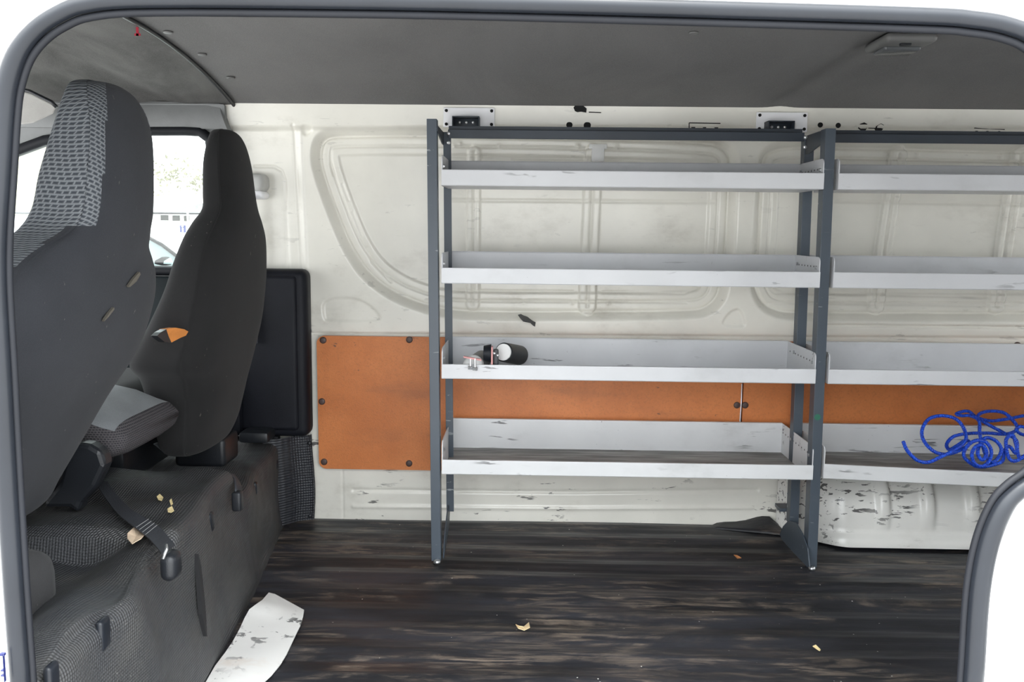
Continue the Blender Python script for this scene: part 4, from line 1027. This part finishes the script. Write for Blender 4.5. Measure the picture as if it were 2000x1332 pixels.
# ------------------------------------------------------------------ outside, through the driver window
GZ = -.62
gm_ = plain('pale_concrete', (.34, .335, .33), .9)
tag(quickbox('ground', (-80, -40, GZ-.2), (60, 120, GZ), 0, gm_), kind='structure')
YBD = 42.0
def bd(u, v, y=YBD): return PY(u, v, y)
wh = plain('white_weatherboard', (.82, .82, .82), .6, var=.02); gyr = plain('grey_gable_cladding', (.10, .10, .098), .7)
win_m = plain('dark_window_glass', (.030, .031, .031), .5, spec=.1)
bo = empty('building', (bd(350, 430)[0], YBD, GZ), 'white single-storey building with a row of dark windows, seen through the cab window', 'building')
a = bd(255, 418); b_ = bd(425, 480)
MB().box((a[0], YBD, GZ), (b_[0], YBD+6, a[2]), 0).build('wall', wh, bo)
for (u0, u1) in ((313.5, 333), (336.5, 355.5), (359, 374)):
    a = bd(u0, 419.5+(u0-313)*.03); b_ = bd(u1, 432.5+(u0-313)*.03); f_ = MB().box((a[0], YBD-.10, b_[2]), (b_[0], YBD+.05, a[2]), .01).build('window', wh, bo)
    MB().box((a[0]+.05, YBD-.13, b_[2]+.04), (b_[0]-.05, YBD-.08, a[2]-.02)).build('pane', win_m, f_)
a = bd(255, 413.5); b_ = bd(425, 419); MB().box((a[0], YBD-.6, b_[2]+.05), (b_[0], YBD+.02, a[2]), .02).build('eave', plain('pale_blue_fascia', (.16, .175, .19), .6, var=.02), bo)
MB().box((a[0], YBD-.62, b_[2]-.02), (b_[0], YBD-.5, b_[2]+.05), .01).build('gutter', plain('dark_gutter', (.006, .006, .008), .7, spec=.1), bo)
pp = [bd(322, 410), bd(405, 393), bd(428, 390), bd(428, 416), bd(322, 413)]
MB().add([(q[0], YBD+.5, q[2]) for q in pp]+[(q[0], YBD+4, q[2]) for q in pp], [[0, 1, 2, 3, 4], [9, 8, 7, 6, 5]]+[[i, (i+1) % 5, 5+(i+1) % 5, 5+i] for i in range(5)]).build('gable', gyr, bo)
a = bd(375, 394); b_ = bd(379, 437); MB().box((a[0], YBD-.7, b_[2]), (b_[0], YBD-.62, a[2])).build('downpipe', wh, bo)
# toilet sign on the wall
sg_ = empty('sign', tuple(bd(357, 447, YBD-.15)), 'small blue sign with a white figure on the white building wall', 'sign')
for nm, mt, u0, v0, u1, v1, dy in (('sign_board', M['blue'], 351, 440, 362.5, 454, .2),):
    a = bd(u0, v0, YBD-dy); b_ = bd(u1, v1, YBD-dy); MB().box((a[0], YBD-dy, b_[2]), (b_[0], YBD-dy+.05, a[2])).build(nm, mt, sg_)
a = bd(355, 441.5, YBD-.22); b_ = bd(358.5, 453, YBD-.22)
MB().box((a[0]-.005, YBD-.23, b_[2]), (b_[0]+.005, YBD-.19, a[2]-.08), .03).disc(((a[0]+b_[0])/2, YBD-.23, a[2]+.0), (0, -1, 0), .05, .03, 12).build('figure', wh, sg_)
# low dark bush by the wall
# trees: sparse pale foliage
def tree(u, v, w, h, lab, y=55.0, nl=220):
    c = bd(u, v, y); o = empty('tree', (c[0], y, GZ), lab, 'tree', 'trees beyond the building')
    MB().tube([(c[0]+.3, y, GZ), (c[0]+.1, y, c[2]-h*.3), (c[0], y, c[2]+h*.3)], [.25, .15, .05], 8).build('trunk', plain('pale_bark', (.6, .55, .5), .9), o)
    mb_ = MB(); r_ = np.random.default_rng(int(u))
    for cl in range(9):
        cc = np.array([c[0]+r_.normal()*w*.45, y+r_.normal()*1.0, c[2]+r_.normal()*h*.40])
        for i in range(nl//9):
            p_ = cc+r_.normal(size=3)*np.array([.42, .4, .22]); d1 = r_.normal(size=3); d1 /= np.linalg.norm(d1); d2 = np.cross(d1, r_.normal(size=3)); d2 /= np.linalg.norm(d2)
            s0 = .10+.10*r_.random(); mb_.add([p_-d1*s0, p_+d2*s0*.45, p_+d1*s0, p_-d2*s0*.45], [[0, 1, 2, 3]])
    mb_.build('foliage', plain('pale_olive_leaves', (.10, .095, .05), .8, var=.3), o)
tree(336, 350, 1.3, 1.3, 'sparse pale tree rising above the white building roof')
tree(390, 358, 1.0, .7, 'small bushy tree at the right of the roof, beside the driver headrest', 62.0, 220)
# white car parked beyond the window
YC = 9.0
car = empty('car', (bd(300, 520, YC)[0], YC, GZ), 'white parked car with dark window trim, seen between the two seats', 'car')
cw = plain('white_car_paint', (.85, .86, .88), .15, var=.01); cg = plain('pale_glass', (.125, .15, .155), .3, var=.02, spec=.2); ct = plain('car_black_trim', (.004, .004, .005), .6, spec=.1)
def cp(u, v, dy=0): q = bd(u, v, YC+dy); return (q[0], q[2])
MB().prism([cp(120, 452), cp(230, 440), cp(290, 448), cp(350, 495), cp(362, 505), cp(420, 520), cp(520, 545), cp(530, 600), cp(530, 640), cp(100, 640), cp(100, 470)], 1, YC, YC+.55).build('body', cw, car, bevel=.02)
MB().prism([cp(180, 466), cp(290, 466), cp(322, 480), cp(348, 499), cp(352, 521), cp(180, 525)], 1, YC-.012, YC+.01).build('side_window', cg, car)
MB().tube([(q[0], YC-.02, q[1]) for q in (cp(180, 463), cp(292, 464), cp(318, 478), cp(351, 503))], .018, 8).build('roof_trim', ct, car, smooth=True)
MB().tube([(q[0], YC-.02, q[1]) for q in (cp(200, 530), cp(316, 529.5), cp(341, 527))], .009, 8).build('belt_trim', ct, car, smooth=True)
mq = [cp(318.5, 514), cp(319, 508), cp(333, 500.5), cp(340, 501.5), cp(344, 516), cp(336, 518)]
mi_ = MB().prism(mq, 1, YC-.22, YC-.10).build('mirror', ct, car, bevel=.01)
MB().prism([cp(322, 515, -.2), cp(323, 509.5, -.2), cp(333, 503.5, -.2), cp(337, 505, -.2), cp(340, 516, -.2)], 1, YC-.235, YC-.225).build('mirror_glass', cg, mi_)
MB().box((cp(100, 0)[0], YC-.01, cp(0, 620)[1]), (cp(420, 0)[0], YC+.02, cp(0, 537)[1]), .01).build('sill_panel', plain('dark_teal_panel', (.002, .006, .008), .5, spec=.1), car)
# pale yellow shed and white ute at the left
sh_ = empty('shed', (bd(60, 400, 30)[0], 30, GZ), 'pale yellow shed wall behind the near headrest', 'shed')
ys_ = plain('pale_yellow_cladding', (.40, .37, .25), .7, var=.04)
a = bd(-200, 262, 30); b_ = bd(150, 480, 30); MB().box((a[0], 30, GZ), (b_[0], 36, a[2]), 0).build('wall', ys_, sh_)
ut = empty('utility_vehicle', (bd(40, 440, 14)[0], 14, GZ), 'white utility vehicle with a dark roof rail in front of the yellow shed', 'vehicle')
a = bd(-150, 418, 14); b_ = bd(80, 470, 14); MB().box((a[0], 14, GZ+.1), (b_[0], 15.6, a[2]), .06, 3).build('body', cw, ut, angle=40)
a = bd(-150, 412, 14); b_ = bd(66, 418, 14); MB().box((a[0], 13.95, b_[2]), (b_[0], 14.2, a[2]), .01).build('roof_rail', plain('grey_rail', (.04, .042, .05), .5), ut, angle=40)
a = bd(-150, 438, 14); b_ = bd(80, 440, 14); MB().box((a[0], 13.98, b_[2]), (b_[0], 14.05, a[2]), .004).build('side_trim', plain('mid_grey', (.08, .08, .10), .5), ut, angle=40)
